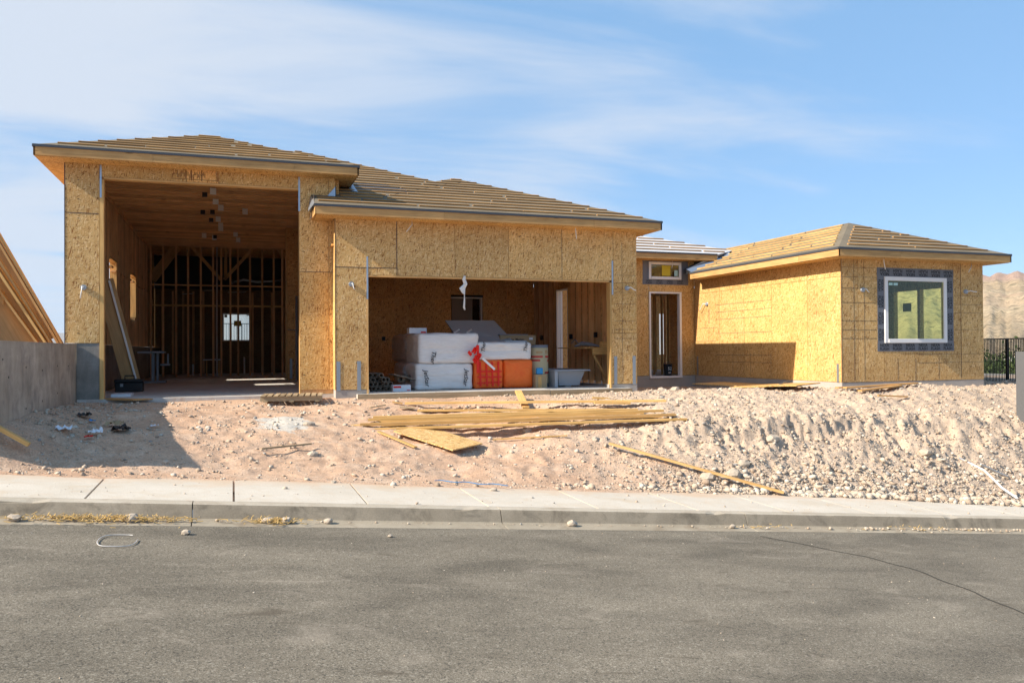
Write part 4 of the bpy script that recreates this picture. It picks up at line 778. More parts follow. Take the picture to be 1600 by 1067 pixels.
# ------------------------------------------------------------------ things on the lot
def tz(x, y): return float(terr(x, y))
def board(name, label, a, b, wd, th, m_='pale_lumber', lift=.0, cat='board', group=None, zo=(0, 0), up=(0, 0, 1)):
    n_ = 9; zs = [tz(a[0] + (b[0] - a[0]) * k / n_, a[1] + (b[1] - a[1]) * k / n_) for k in range(n_ + 1)]
    if wd > .3: mxy = ((a[0] + b[0]) / 2, (a[1] + b[1]) / 2); up = (-(tz(mxy[0] + .5, mxy[1]) - tz(mxy[0] - .5, mxy[1])), -(tz(mxy[0], mxy[1] + .5) - tz(mxy[0], mxy[1] - .5)), 1)
    ks = np.arange(n_ + 1) / n_; s_, c_ = np.polyfit(ks, zs, 1); r_ = max(z - (c_ + s_ * k) for z, k in zip(zs, ks)); c_ += max(0, r_ * .6)
    p0 = (a[0], a[1], c_ + th / 2 + lift + zo[0]); p1 = (b[0], b[1], c_ + s_ + th / 2 + lift + zo[1])
    return tag(piece(name, p0, p1, wd, th, m_, None, up=up), label, cat, group)
gL = 'long boards stacked on the dirt in front of the garage'
board('long_board', 'front bottom board of the lumber stack, nearest the street', (2.2, 14.42), (8.05, 13.35), .14, .038, 'pale_lumber', .0, group=gL)
board('long_board', 'board lying on top of the front bottom board of the lumber stack', (2.14, 14.56), (7.9, 13.5), .14, .04, 'lumber', .066, group=gL)
board('long_board', 'bottom board of the second row, its left end farthest out of the stack', (2.02, 14.86), (7.8, 13.76), .14, .038, 'pale_lumber', .0, group=gL)
board('long_board', 'upper board of the second row of the lumber stack', (2.35, 15.0), (7.85, 13.86), .14, .04, 'pale_lumber', .066, group=gL)
board('long_board', 'bottom board of the third row of the lumber stack', (2.6, 15.3), (7.6, 14.2), .14, .038, 'pale_lumber', .0, group=gL)
board('long_board', 'upper board of the third row with a dark knot near its left end', (2.5, 15.35), (7.5, 14.25), .14, .04, 'pale_lumber', .066, group=gL)
board('long_board', 'board behind the third row with its left end on the dirt', (3.5, 16.0), (7.6, 14.5), .14, .038, 'pale_lumber', .0, group=gL)
board('long_board', 'rearmost long board of the lumber stack, nearest the garage', (3.35, 16.5), (8.35, 14.62), .14, .04, 'pale_lumber', .066, group=gL)
board('board_offcut', 'short board lying on the right end of the rearmost long boards', (6.9, 14.95), (7.6, 14.75), .14, .04, 'pale_lumber', .09, 'board')
board('board_offcut', 'short board sticking up behind the lumber stack towards the garage form board', (5.65, 15.55), (5.85, 16.6), .14, .04, 'pale_lumber', .06, 'board', zo=(.0, .06))
board('osb_sheet', 'cut sheet of particle board lying on the dirt with its corner towards the street', (2.95, 14.2), (3.75, 13.2), .86, .02, 'osb', .05, 'particle board')
bpy.data.objects['osb_sheet'].name = 'particle_board_sheet'
board('wood_strip', 'narrow wood strip lying along the left edge of the particle board sheet', (2.38, 14.05), (2.85, 13.2), .07, .02, 'pale_lumber', .03)
board('wood_strip', 'thin crooked wood strip lying alone in front of the lumber stack', (4.38, 13.8), (5.63, 13.35), .03, .02, 'pale_lumber', .015)
board('long_plank', 'long plank lying down the rubble bank with its lower end on the sidewalk', (6.22, 12.87), (8.62, 11.25), .10, .035, 'lumber', .04, 'plank', zo=(.02, .03))
board('wood_block', 'small yellow wood block lying between lumber stack and garage', (7.3, 15.9), (7.65, 15.8), .1, .04, 'pale_lumber', .02)
board('wood_scrap', 'orange wood scrap lying in the dirt left of the lumber stack', (3.1, 16.6), (3.3, 16.55), .07, .03, 'lumber', .02); board('wood_scrap', 'brown wood scrap lying in the dirt between pallet and lumber stack', (3.15, 16.1), (3.45, 16.05), .12, .03, 'oldwood', .03)
board('wood_stick', 'thin brown stick lying in the dirt behind the cement spill', (2.55, 16.05), (2.9, 16.3), .03, .02, 'oldwood', .03); board('wood_stick', 'brown stick lying on rubble above the sidewalk', (.4, 12.7), (1.15, 13.0), .03, .025, 'oldwood', .07)
board('wood_offcut', 'yellow board end lying in the shade at the far left by the wall', (-3.0 + .1, 11.95), (-2.5, 11.95), .1, .05, 'pale_lumber', .1, zo=(.08, .0))
board('curved_panel', 'orange wood piece lying against the slab edge at the left jamb', (-2.5, 18.35), (-1.7, 17.65), .5, .02, 'fascia', .05)
# form boards at the garage slab
fb = tag(bar('form_board', (2.5, Y2 - .19, -.26), (6.9, Y2 - .15, -.09), 'oldwood'), 'long weathered form board set along the garage slab edge', 'form board'); tag(bar('form_board', (6.92, Y2 - .20, -.27), (9.0, Y2 - .16, -.10), 'oldwood'), 'shorter form board at the right end of the garage slab edge', 'form board')
bar('slab_lip', (2.5, Y2 - .149, -.3), (9.0, Y2 - .001, -.093), 'slab')['kind'] = 'structure'
# pallet
pl = empty('wooden_pallet', (1.15, 17.35, -.2), 'weathered wooden pallet lying in the dirt between the tall bay and the garage', 'pallet')
def PP(u, v, z): a = math.radians(-6); return (1.15 + u * math.cos(a) - v * math.sin(a), 17.25 + u * math.sin(a) + v * math.cos(a), -.165 + z)
for v in (-.45, 0, .45): piece('stringer', PP(-.6, v, .05), PP(.6, v, .05), .04, .09, 'oldwood', pl)
for i in range(10): u = -.55 + i * 1.1 / 9; piece('deck_board', PP(u, -.5, .107), PP(u + random.uniform(-.02, .02), .5, .107), .09, .018, 'oldwood', pl)
for u in (-.5, 0, .5): piece('bottom_board', PP(u, -.5, -.004), PP(u, .5, -.004), .09, .018, 'oldwood', pl)
# sheets by the wing
for i, (a, b, wd, lab) in enumerate((((11.75, 18.1), (13.5, 19.3), 1.2, 'lower particle board sheet lying in the court beside the golden wing wall'), ((11.9, 16.6), (13.55, 17.9), 1.22, 'upper particle board sheet with a black strip on it beside the golden wing wall'), ((12.2, 16.0), (13.3, 16.5), .8, 'front particle board sheet lying at the wing corner'))):
    board('particle_board_sheet', lab, a, b, wd, .022, 'osb_gold', .03 + .035 * i, 'particle board', 'particle board sheets lying by the wing')
board('black_strip', 'thin black strip lying on the upper particle board sheet', (12.6, 16.55), (13.3, 17.1), .05, .01, 'drip', .15, 'strip')
for i, (a, b, lab) in enumerate((((13.5, 15.35), (15.6, 15.32), 'rear orange board on the dirt under the wing window'), ((13.75, 15.15), (15.0, 15.22), 'front orange board on the dirt under the wing window'), ((13.4, 15.5), (14.3, 15.45), 'short orange board at the wing corner'), ((13.9, 14.75), (14.7, 14.7), 'thin strip on the rubble in front of the wing window'))):
    board('orange_board', lab, a, b, .13 if i < 3 else .04, .035, 'fascia', .05, 'board', 'orange boards under the wing window')
# pvc pipe on the bank
mb = MB(); P0 = [(13.75, 12.45), (14.0, 12.1), (14.05, 11.75), (13.9, 11.3)]; mb.tube([(x, y, tz(x, y) + .05) for x, y in P0], .02, 8); mb.tube([(13.98, 12.15, tz(13.98, 12.15) + .06), (14.5, 12.0, tz(14.5, 12.0) + .06)], .016, 6)
tag(mb.build('white_pipe', M['pvc']), 'crooked white plastic pipe half buried in the rubble bank', 'pipe')
# post at right edge
ps = empty('grey_post', (16.6, 12.95, -1.2), 'tall flat grey metal post standing in the rubble at the right edge', 'post'); bar('post_body', (16.36, 12.9, -1.6), (16.9, 12.98, .73), 'postgrey', ps, .006); bar('post_return', (16.36, 12.985, -1.6), (16.40, 13.3, .73), 'postgrey', ps)
# wire loop and stones in the street
sz = lambda x: float(walk_z(x)) - .19
tag(MB().tube([(-1.05 + .17 * math.cos(t), 8.57 + .28 * math.sin(t) + .03 * math.sin(3 * t), sz(-1.05) + .012 - .0868 * .17 * math.cos(t)) for t in np.linspace(.9, 6.4, 22)], .0045, 6).build('wire_loop', M['pipe']), 'open loop of white cable lying on the asphalt near the kerb', 'cable')
tag(MB().tube([(2.75 + .1 * k, 11.45 - .03 * k + .05 * math.sin(k * 1.7), tz(2.75 + .1 * k, 11.45) + .05) for k in range(11)], .006, 5).build('blue_string', M['blue']), 'light blue string lying along the back edge of the sidewalk', 'string')

ICO = None
def ico():
    t = (1 + 5 ** .5) / 2; v = np.array([(-1, t, 0), (1, t, 0), (-1, -t, 0), (1, -t, 0), (0, -1, t), (0, 1, t), (0, -1, -t), (0, 1, -t), (t, 0, -1), (t, 0, 1), (-t, 0, -1), (-t, 0, 1)], float); v /= np.linalg.norm(v[0])
    f = np.array([(0, 11, 5), (0, 5, 1), (0, 1, 7), (0, 7, 10), (0, 10, 11), (1, 5, 9), (5, 11, 4), (11, 10, 2), (10, 7, 6), (7, 1, 8), (3, 9, 4), (3, 4, 2), (3, 2, 6), (3, 6, 8), (3, 8, 9), (4, 9, 5), (2, 4, 11), (6, 2, 10), (8, 6, 7), (9, 8, 1)]); return v, f
IV, IF = ico()
def scatter(name, P, S, m_, label=None, smooth=False):
    n_ = len(P); A = rng.normal(size=(n_, 3, 3)); Qm, _ = np.linalg.qr(A)
    sc3 = rng.uniform(.55, 1.25, (n_, 1, 3)); jit = 1 + rng.uniform(-.42, .32, (n_, 12, 1))
    V = IV[None] * jit * sc3; V = np.einsum('nij,nkj->nki', Qm, V); V[:, :, 2] *= .72; V = V * S[:, None, None] + P[:, None, :]
    Fq = (IF[None] + (np.arange(n_) * 12)[:, None, None]).reshape(-1, 3); V = V.reshape(-1, 3)
    me = bpy.data.meshes.new(name); me.vertices.add(len(V)); me.vertices.foreach_set('co', V.astype(np.float32).ravel()); me.loops.add(len(Fq) * 3); me.polygons.add(len(Fq)); me.loops.foreach_set('vertex_index', Fq.astype(np.int32).ravel())
    me.polygons.foreach_set('loop_start', (np.arange(len(Fq)) * 3).astype(np.int32)); me.polygons.foreach_set('loop_total', np.full(len(Fq), 3, np.int32)); me.update(calc_edges=True); me.materials.append(M[m_])
    o = link(name, me, Matrix()); return tag(o, label, None, None, 'stuff')
# gravel over the lot: sparse at left, dense on the bank, coarse at its toe
n_ = 230000; x = rng.uniform(-2.9, 21, n_); y = rng.uniform(11.25, 17.6, n_); bank = np.clip((x - 4.5) / 4, 0, 1); cl = fbm(x * 1.3, y * 1.3, 4)
pr = .07 + .12 * (cl > .12) + bank * (.20 + .25 * np.exp(-((y - 13.0) / .5) ** 2) + .45 * np.clip((14.3 - y) / 2, 0, 1)) + bank * .35 * (y < 12.2) * np.clip((x - 6) / 2, 0, 1) + .16 * np.exp(-((x + 2.4) / .8) ** 2)
keep = (rng.random(n_) < pr) & ~((x > 9.3) & (y > 17.3)); keep &= ~((x > 13.7) & (y > 15.75) & (x < 18.5)); x, y = x[keep], y[keep]
s_ = .006 * rng.pareto(2.2, len(x)) + .006; s_ = np.minimum(s_, .045) * (1 + .25 * np.clip((x - 6) / 3, 0, 1) * (y < 12.3)); z = terr(x, y) + s_ * .25
scatter('lot_gravel', np.stack([x, y, z], -1), s_, 'stone', 'gravel and small stones strewn over the building lot')
# toe rubble spilling over the sidewalk at right
n_ = 9000; x = rng.uniform(5, 20, n_); edge = 11.38 - .42 * np.clip((x - 8.5) / 3.5, 0, 1.6) - .15 * fbm(x * 1.5, x * 0, 3); y = edge + rng.exponential(.28, n_) - .03; k = (y < 12.4) & (rng.random(n_) < np.clip((x - 5.5) / 3.5, .08, 1)); x, y = x[k], y[k]
s_ = np.clip(.012 + .011 * rng.pareto(2.0, len(x)), 0, .075); z = np.maximum(terr(x, y), walk_z(x)) + s_ * .45
scatter('toe_rubble', np.stack([x, y, z], -1), s_, 'stone', 'coarse rubble heaped along the foot of the bank on the sidewalk')
n_ = 900; x = rng.uniform(-4, 16, n_); y = np.where(rng.random(n_) < .5, 9.50 - rng.exponential(.02, n_), rng.uniform(9.8, 11.4, n_)); s_ = np.clip(.004 + .004 * rng.pareto(2.2, n_), 0, .022); z = np.where(y < 9.6, walk_z(x) - .165, walk_z(x) + .006) + s_ * .4
scatter('kerb_grit', np.stack([x, y, z], -1), s_, 'stone', 'grit lying in the gutter and on the sidewalk')
n_ = 110; x = np.concatenate([rng.normal(9.2, .6, n_ // 2), rng.normal(11.6, .8, n_ // 2)]); y = 9.48 - rng.exponential(.05, n_); s_ = rng.uniform(.006, .028, n_); scatter('gutter_rubble', np.stack([x, y, walk_z(x) - .165 + s_ * .5], -1), s_, 'stone', 'small rubble gathered in the gutter at the right')
n_ = 260; x = rng.normal(-.95, .75, n_); y = rng.uniform(5, 9.2, n_); x = rng.uniform(-5, 12, n_); s_ = rng.uniform(.003, .009, n_); scatter('street_grit', np.stack([x, y, walk_z(x) - .19 + s_ * .3], -1), s_, 'stone', 'tiny stones scattered on the asphalt')
# straw in the gutter
mb = MB()
for cx_, sp_, n_ in ((-1.25, .42, 480), (.42, .16, 170), (9.6, .4, 30), (6.9, .3, 20)):
    for k in range(n_):
        x = random.gauss(cx_, sp_); y = 9.46 - random.expovariate(22); a = random.uniform(0, 3.14); l_ = random.uniform(.03, .09); zz = kz(x) - .155 + random.random() ** 2 * .045
        mb.beam((x, y, zz), (x + l_ * math.cos(a), y + l_ * .4 * math.sin(a), zz + random.uniform(-.01, .03)), .007, .005)
tag(mb.build('straw_litter', M['straw']), 'dry straw drifted against the kerb', kind='stuff')
# rocks one can count
def rock(x, y, z, r, label, m_='rock', group=None, flat=.75):
    r *= .78
    v, f = IV.copy(), IF; me_v = []; me_f = []
    # one subdivision
    vs = [tuple(p) for p in v]; cache = {}
    def mid(a, b):
        k = (min(a, b), max(a, b))
        if k not in cache: p = (np.array(vs[a]) + np.array(vs[b])) / 2; vs.append(tuple(p / np.linalg.norm(p))); cache[k] = len(vs) - 1
        return cache[k]
    fs = []
    for a, b, c in f: ab, bc, ca = mid(a, b), mid(b, c), mid(c, a); fs += [(a, ab, ca), (ab, b, bc), (ca, bc, c), (ab, bc, ca)]
    V = np.array(vs); sd = random.random() * 100; k = np.array([1 + .34 * mnoise.noise(Vector(p) * 1.4 + Vector((sd, 0, 0))) + .14 * mnoise.noise(Vector(p) * 4 + Vector((sd, 5, 0))) for p in V])
    V = V * k[:, None] * r * np.array([1.15, .95, flat]); mb = MB(); mb.v = [tuple(p) for p in (V + np.array([x, y, z + r * flat * .55]))]; mb.f = fs; mb.mi = [0] * len(fs); mb.sm = [False] * len(fs); mb.uv = [(0, 0)] * (3 * len(fs))
    return tag(mb.build('rock', M[m_]), label, 'rock', group)
gu = lambda x: kz(x) - .165
for x, y, z, r, lab in ((-1.03, 9.45, gu(-1.03), .085, 'grey rock sitting in the straw by the kerb, largest of the gutter rocks at left'), (-2.1, 9.42, gu(-2.1), .07, 'grey rock in the gutter at the far left edge of the picture'),
    (.36, 9.45, gu(.36), .07, 'left one of two round rocks in the gutter straw'), (.56, 9.45, gu(.56), .072, 'right one of two round rocks in the gutter straw'), (1.02, 9.46, gu(1.02), .06, 'low tan rock in the gutter just right of the two round ones'),
    (4.05, 9.46, gu(4.05), .075, 'single domed rock in the middle of the gutter'), (6.4, 9.44, gu(6.4), .05, 'small pale rock in the gutter beside the third kerb joint'), (-.46, 8.9, gu(-.46) - .02, .052, 'tan stone alone on the asphalt below the first kerb joint'),
    (1.62, 8.84, gu(1.62) - .02, .03, 'small white stone alone on the asphalt in the middle'), (3.5, 11.0, kz(3.5), .06, 'grey rock on the sidewalk beside the blue string'), (.62, 10.75, kz(.62), .04, 'small rock at the end of a twig on the sidewalk'), (1.3, 11.35, kz(1.3), .05, 'tan stone at the back edge of the sidewalk')):
    rock(x, y, z, r, lab)
for x, y, r, lab in ((7.62, 11.93, .17, 'big tan boulder holding down the long plank on the bank'), (8.15, 12.0, .16, 'big pale boulder on the bank just right of the plank'), (8.55, 12.25, .13, 'pale boulder higher up the bank right of the plank'), (9.6, 12.85, .15, 'tan boulder sticking out of the bank below the broken edge'), (12.9, 12.45, .15, 'white upright boulder in the middle of the bank'),
    (9.95, 13.55, .11, 'pale rock on the crest of the bank'), (9.4, 13.35, .1, 'second pale rock on the crest, left of the first'), (1.25, 14.55, .11, 'grey rock beside the cement spill'), (1.15, 12.8, .10, 'rough grey rock at the end of the brown stick'), (2.62, 14.0, .05, 'small rock under the particle board sheet'), (9.75, 17.25, .13, 'left rock of the clump beside the garage corner'), (10.1, 17.2, .14, 'middle rock of the clump beside the garage corner'), (10.45, 17.15, .12, 'right rock of the clump beside the garage corner'),
    (3.35, 13.2, .06, 'rock in front of the particle board sheet'), (6.7, 12.9, .08, 'rock lying above the top end of the plank'), (5.1, 14.0, .12, 'grey rock behind the thin crooked strip'), (6.1, 13.2, .09, 'pale rock left of the plank'), (10.9, 11.55, .13, 'large white rock in the toe rubble'), (9.35, 11.5, .1, 'tan rock in the toe rubble near the plank end'), (12.1, 11.35, .12, 'grey blocky rock in the toe rubble at right')):
    rock(x, y, tz(x, y) - .03, r, lab)
# litter at left
for i, (x, y, m_, lab, s_) in enumerate(((-2.15, 14.6, 'blue', 'blue plastic scrap in the shaded litter by the wall', .05), (-1.95, 12.95, 'red', 'orange red plastic scrap in the shaded litter near the sidewalk', .06), (-2.3, 13.2, 'paperwhite', 'crumpled white paper in the shaded litter', .12), (-1.9, 13.25, 'paperwhite', 'second crumpled paper beside the orange scrap', .1), (-1.75, 14.1, 'cardboard', 'brown cardboard scrap in the shaded dirt', .14), (-2.3, 14.9, 'black', 'black plastic scrap close to the retaining wall', .11), (-1.6, 13.6, 'black', 'black strip of plastic in the shaded litter', .14), (-1.2, 14.3, 'paperwhite', 'white scrap at the right of the shaded litter', .07))):
    mb = MB(); k = 7; g_ = [[(x + (a / k - .5) * 2 * s_ + random.uniform(-.2, .2) * s_ / 2, y + (b / k - .5) * 2.4 * s_, tz(x, y) + .03 + abs(random.gauss(0, .3)) * s_) for b in range(k)] for a in range(k)]
    for a in range(k - 1):
        for b in range(k - 1): mb.poly([g_[a][b], g_[a + 1][b], g_[a + 1][b + 1], g_[a][b + 1]])
    tag(mb.build('litter_scrap', M[m_]), lab, 'litter', 'litter in the shade of the retaining wall')

# ------------------------------------------------------------------ things in the tall bay
tb = empty('toolbox', (-2.3, 21.1, -.1), 'black plastic toolbox with a carrying handle on the bay floor', 'toolbox')
bar('toolbox_body', (-2.62, 20.9, -.1), (-2.02, 21.2, .12), 'black', tb, .02); bar('toolbox_lid', (-2.64, 20.88, .122), (-2.0, 21.22, .2), 'black', tb, .025); MB().tube([(-2.42, 21.05, .2), (-2.42, 21.05, .28), (-2.22, 21.05, .28), (-2.22, 21.05, .2)], .016, 6).build('handle', M['black'], tb); bar('latch', (-2.5, 20.865, .03), (-2.44, 20.88, .1), 'steelgrey', tb)
lb = empty('leaning_plank', (-2.3, 21.5, -.1), 'wide tan plank with a white strip leaning against the left wall of the tall bay', 'plank')
p0 = Vector((-2.28, 21.6, -.1)); p1 = Vector((-2.88, 21.2, 2.55)); piece('plank_board', p0, p1, .40, .03, 'plywood', lb, up=(.3, -1, 0)); piece('white_strip', p0 + Vector((.11, -.04, .01)), p1 + Vector((.11, -.04, -.02)), .045, .02, 'pvc', lb, up=(.3, -1, 0))
tbl = empty('steel_table', (-2.35, 27, -.1), 'grey steel frame table standing along the left side of the tall bay', 'table')
bar('table_top', (-2.72, 26.6, .80), (-1.98, 27.4, .86), 'steelgrey', tbl); bar('table_leg', (-2.36, 26.95, -.04), (-2.28, 27.05, .79), 'steelgrey', tbl); bar('table_leg', (-2.22, 26.95, -.04), (-2.16, 27.05, .79), 'steelgrey', tbl); bar('table_foot', (-2.6, 26.7, -.1), (-1.95, 27.3, -.045), 'steelgrey', tbl); bar('side_shelf', (-2.1, 26.7, .42), (-1.85, 27.3, .47), 'steelgrey', tbl); bar('shelf_bracket', (-1.9, 26.7, .475), (-1.86, 26.75, .78), 'steelgrey', tbl)
tag(piece('floor_strip', (-2.1, 29.1, -.08), (-.5, 30.9, -.08), .08, .02, 'pipe'), 'long light grey strip lying on the bay floor', 'strip')
st = empty('small_stand', (-.75, 33.6, -.1), 'small stand with a white top behind the stud partition', 'stand'); bar('stand_top', (-1.1, 33.3, .5), (-.45, 33.8, .54), 'cable', st); [bar('stand_leg', (a, 33.4, -.1), (a + .05, 33.45, .49), 'pale_lumber', st) for a in (-1.0, -.55)]
tag(bar('white_scrap', (-2.42, 18.7, -.1), (-2.05, 19.3, -.04), 'paperwhite'), 'folded pale sheet lying on the slab beside the left jamb', 'sheet')
for x, z1, lab in ((-1.5, .35, 'pale pipe stub rising behind the partition left of the stand'), (.42, .62, 'white pipe stub rising behind the partition under the far window')): tag(MB().tube([(x, 34.2, -.1), (x, 34.2, z1)], .035, 8).build('pipe_stub', M['pvc']), lab, 'pipe')

# ------------------------------------------------------------------ things in the garage
def soft(name, a, b, m_, r=.065, amp=.026, n=22, seed=0, parent=None, sag=0.0, fold=None):
    """a stuffed bag between corners a and b"""
    a = np.array(a); b = np.array(b); c = (a + b) / 2; h = (b - a) / 2; V = []; Fq = []
    for ax in range(3):
        for sg in (-1, 1):
            base = len(V); t_ = np.linspace(-1, 1, n + 1)
            for u in t_:
                for v in t_:
                    p = np.zeros(3); p[ax] = sg; p[(ax + 1) % 3] = u; p[(ax + 2) % 3] = v; V.append(p)
            for i in range(n):
                for j in range(n):
                    q_ = [base + i * (n + 1) + j, base + (i + 1) * (n + 1) + j, base + (i + 1) * (n + 1) + j + 1, base + i * (n + 1) + j + 1]; Fq.append(q_ if sg > 0 else q_[::-1])
    V = np.array(V) * h; inner = np.clip(V, -(h - r), h - r); d = V - inner; ln = np.linalg.norm(d, axis=1, keepdims=True); dn = d / np.maximum(ln, 1e-9); V = inner + dn * r
    out_ = []
    for p, nn in zip(V, dn):
        q_ = Vector(p + c + seed); k = mnoise.noise(Vector((q_.x * 2.2, q_.y * 2.2, q_.z * 5))) * amp + mnoise.noise(Vector((q_.x * 7, q_.y * 5, q_.z * 16))) * amp * .35
        e = 1 - (p[0] / h[0]) ** 2 * (p[2] / h[2]) ** 2
        pp = p + nn * (k + amp * .5)
        if fold and nn[1] < -.9: u_ = abs(pp[0] / h[0]); v_ = abs(pp[2] / h[2]); pp[1] -= fold * (1 - max(u_, v_)) - .02 * (abs(u_ - v_) < .06)
        if nn[1] < -.9 and not fold: pp[1] += .02 * math.exp(-((pp[2] - .01) / .018) ** 2) + .012 * math.exp(-((pp[0] + pp[2] * 1.3 + h[0] * .6) / .02) ** 2)
        pp[2] = max(pp[2], -h[2])
        out_.append(tuple(pp + c))
    mb = MB(); mb.v = out_; mb.f = [tuple(f) for f in Fq]; mb.mi = [0] * len(Fq); mb.sm = [True] * len(Fq); mb.uv = [(0, 0)] * (4 * len(Fq)); o = mb.build(name, M[m_], parent)
    import bmesh
    bm = bmesh.new(); bm.from_mesh(o.data); bmesh.ops.remove_doubles(bm, verts=bm.verts, dist=.0005); bm.to_mesh(o.data); bm.free(); return o
def lettering(body, size, x, y, z, ang, parent): return text('bag_lettering', body, size, face_m(x, y, z, ang), 'ink', parent, ext=.002, shear=.25)
def bundle(lab, a, b, depth, m_='bag', grp='white insulation bags in the garage', cat='insulation bag', wrap=True, **k):
    e = empty('insulation_bag', ((a[0] + b[0]) / 2, a[1] + .5, a[2]), lab, cat, grp)
    soft('bag_body', a, (b[0], a[1] + depth * (.45 if wrap else 1), b[2]), m_, parent=e, **k)
    if wrap: soft('plastic_wrap', (a[0] - .03, a[1] + depth * .40, a[2]), (b[0] + .02, a[1] + depth, b[2] + .0), 'wrap', parent=e, amp=.05, r=.14, seed=3)
    return e
e = bundle('lower white insulation bag at the left of the stack', (3.97, 18.3, -.075), (5.31, 18.3, .52), 2.6); lettering('JetStar', .14, 4.20, 18.24, .20, -83, e); lettering('JetStar', .14, 5.14, 18.24, .20, -97, e)
e = bundle('upper white insulation bag at the left of the stack, topmost of its pile', (4.04, 18.3, .53), (5.46, 18.3, 1.22), 3.2, seed=2, sag=.02); lettering('Ther', .15, 4.36, 18.24, .68, -97, e)
e = bundle('white insulation bag lying on the two orange bags', (5.46, 18.32, .60), (6.80, 18.32, 1.01), 2.0, wrap=False, seed=5); lettering('Ther', .12, 5.58, 18.26, .90, 83, e); lettering('Ther', .12, 6.64, 18.26, .90, 83, e)
og = 'orange insulation bags in the garage'
e1 = bundle('orange insulation bag crossed by red tape, left of the two', (5.36, 18.28, -.075), (6.07, 18.28, .60), 1.6, 'orange', og, wrap=False, seed=8, amp=.012)
mb_x = [5.50, 5.66, 5.80, 5.94]
for x in mb_x: piece('red_tape', (x, 18.245, -.02), (x + random.uniform(-.03, .03), 18.245, .56), .02, .035, 'red', e1, up=(1, 0, 0))
for z in (.06, .2, .33): piece('red_tape', (5.42, 18.24, z), (6.02, 18.24, z + random.uniform(-.02, .02)), .02, .035, 'red', e1)
e2 = bundle('plain orange insulation bag with folded end, right of the two', (6.10, 18.28, -.075), (6.83, 18.28, .59), 1.6, 'orange', og, wrap=False, seed=11, fold=.05, amp=.012)
# red ribbon bundle and stick on the bags
rb = empty('red_ribbon', (5.4, 18.15, .45), 'crumpled red plastic ribbon hanging at the corner of the white bags', 'ribbon')
mb = MB()
for k in range(11):
    x = 5.40 + random.uniform(-.14, .05); z = .62 + random.uniform(-.15, .2); a = random.uniform(.5, 2.6); mb.beam((x, 18.2, z), (x + .12 * math.cos(a), 18.17 + random.uniform(-.05, .02), z + .14 * math.sin(a)), .01, .07, up=(random.random(), .3, random.random()))
mb.beam((5.42, 18.2, .95), (5.42, 18.2, .3), .01, .06, up=(1, 0, 0)); mb.build('ribbon_strips', M['red'], rb)
tag(piece('white_stick', (5.52, 18.15, .64), (5.80, 18.1, .38), .02, .05, 'pvc', None, up=(1, 0, 1)), 'white stick hanging over the taped orange bag', 'stick')
tag(bar('white_box', (3.94, 18.9, 1.24), (4.36, 19.2, 1.37), 'paperwhite'), 'white carton lying on top of the upper insulation bag', 'box'); bar('box_print', (4.22, 18.893, 1.245), (4.34, 18.899, 1.285), 'red', bpy.data.objects['white_box'])
wb = tag(bar('white_box', (3.38, 18.0, -.08), (3.78, 18.3, .06), 'paperwhite'), 'white carton with a red label on the slab in front of the cardboard tubes', 'box'); bar('box_label', (3.39, 17.993, .0), (3.56, 17.999, .04), 'red', wb); bar('box_label', (3.69, 17.993, -.06), (3.76, 17.999, -.045), 'red', wb)
# cardboard tubes
def tube_mesh(r=.055, ri=.041, ln=1.3, seg=14):
    mb = MB()
    for (rr, y) in ((r, 0), (r, ln), (ri, 0), (ri, ln)):
        for k in range(seg): t = 2 * math.pi * k / seg; mb.v.append((rr * math.cos(t), y, rr * math.sin(t)))
    for k in range(seg):
        k2 = (k + 1) % seg
        for q_ in ((k, k2, seg + k2, seg + k), (2 * seg + k2, 2 * seg + k, 3 * seg + k, 3 * seg + k2), (k2, k, 2 * seg + k, 2 * seg + k2), (seg + k, seg + k2, 3 * seg + k2, 3 * seg + k)): mb.f.append(q_); mb.mi.append(0); mb.sm.append(True); mb.uv += [(0, 0)] * 4
    return mb.mesh('cardboard_tube', M['tubecard'])
TM = tube_mesh(); gt = 'cardboard tubes piled in the garage corner'
for row, n_ in enumerate((6, 5, 5, 3)):
    for k in range(n_):
        o = link('cardboard_tube', TM, Matrix.Translation((2.86 + .115 * k + .057 * (row % 2) + random.uniform(-.008, .008), 18.25 + random.uniform(-.1, .1), -.022 + row * .1)) @ Matrix.Rotation(random.uniform(-.05, .05), 4, 'Z')); tag(o, 'cardboard tube, %s from the left in the %s row of the dark pile' % (['first', 'second', 'third', 'fourth', 'fifth', 'sixth'][k], ['bottom', 'second', 'third', 'top'][row]), 'tube', gt)
o = link('curled_tube', tube_mesh(.075, .05, .8), Matrix.Translation((3.62, 18.4, .18)) @ Matrix.Rotation(-.5, 4, 'Z')); tag(o, 'thicker dark tube lying across the right side of the tube pile', 'tube')
piece('curled_flap', (3.4, 18.35, .30), (3.95, 18.5, .16), .3, .02, 'tubecard', o)
# grey foam panel, clips
tag(sheet('foam_panel', [(5.42, 19.6, 1.0), (6.72, 19.4, 1.05), (6.40, 20.0, 1.60), (5.12, 20.1, 1.60)], 'foam', .03, None), 'smooth grey foam board leaning on top of the bags', 'foam board')
for x, lab in ((5.02, 'small white clip on the upper bag, left one'), (5.33, 'white rolled end on the upper bag beside the clip')): tag(MB().tube([(x, 18.8, 1.26), (x + .14, 18.9, 1.33)], .025, 8).build('white_clip', M['bag']), lab, 'clip')
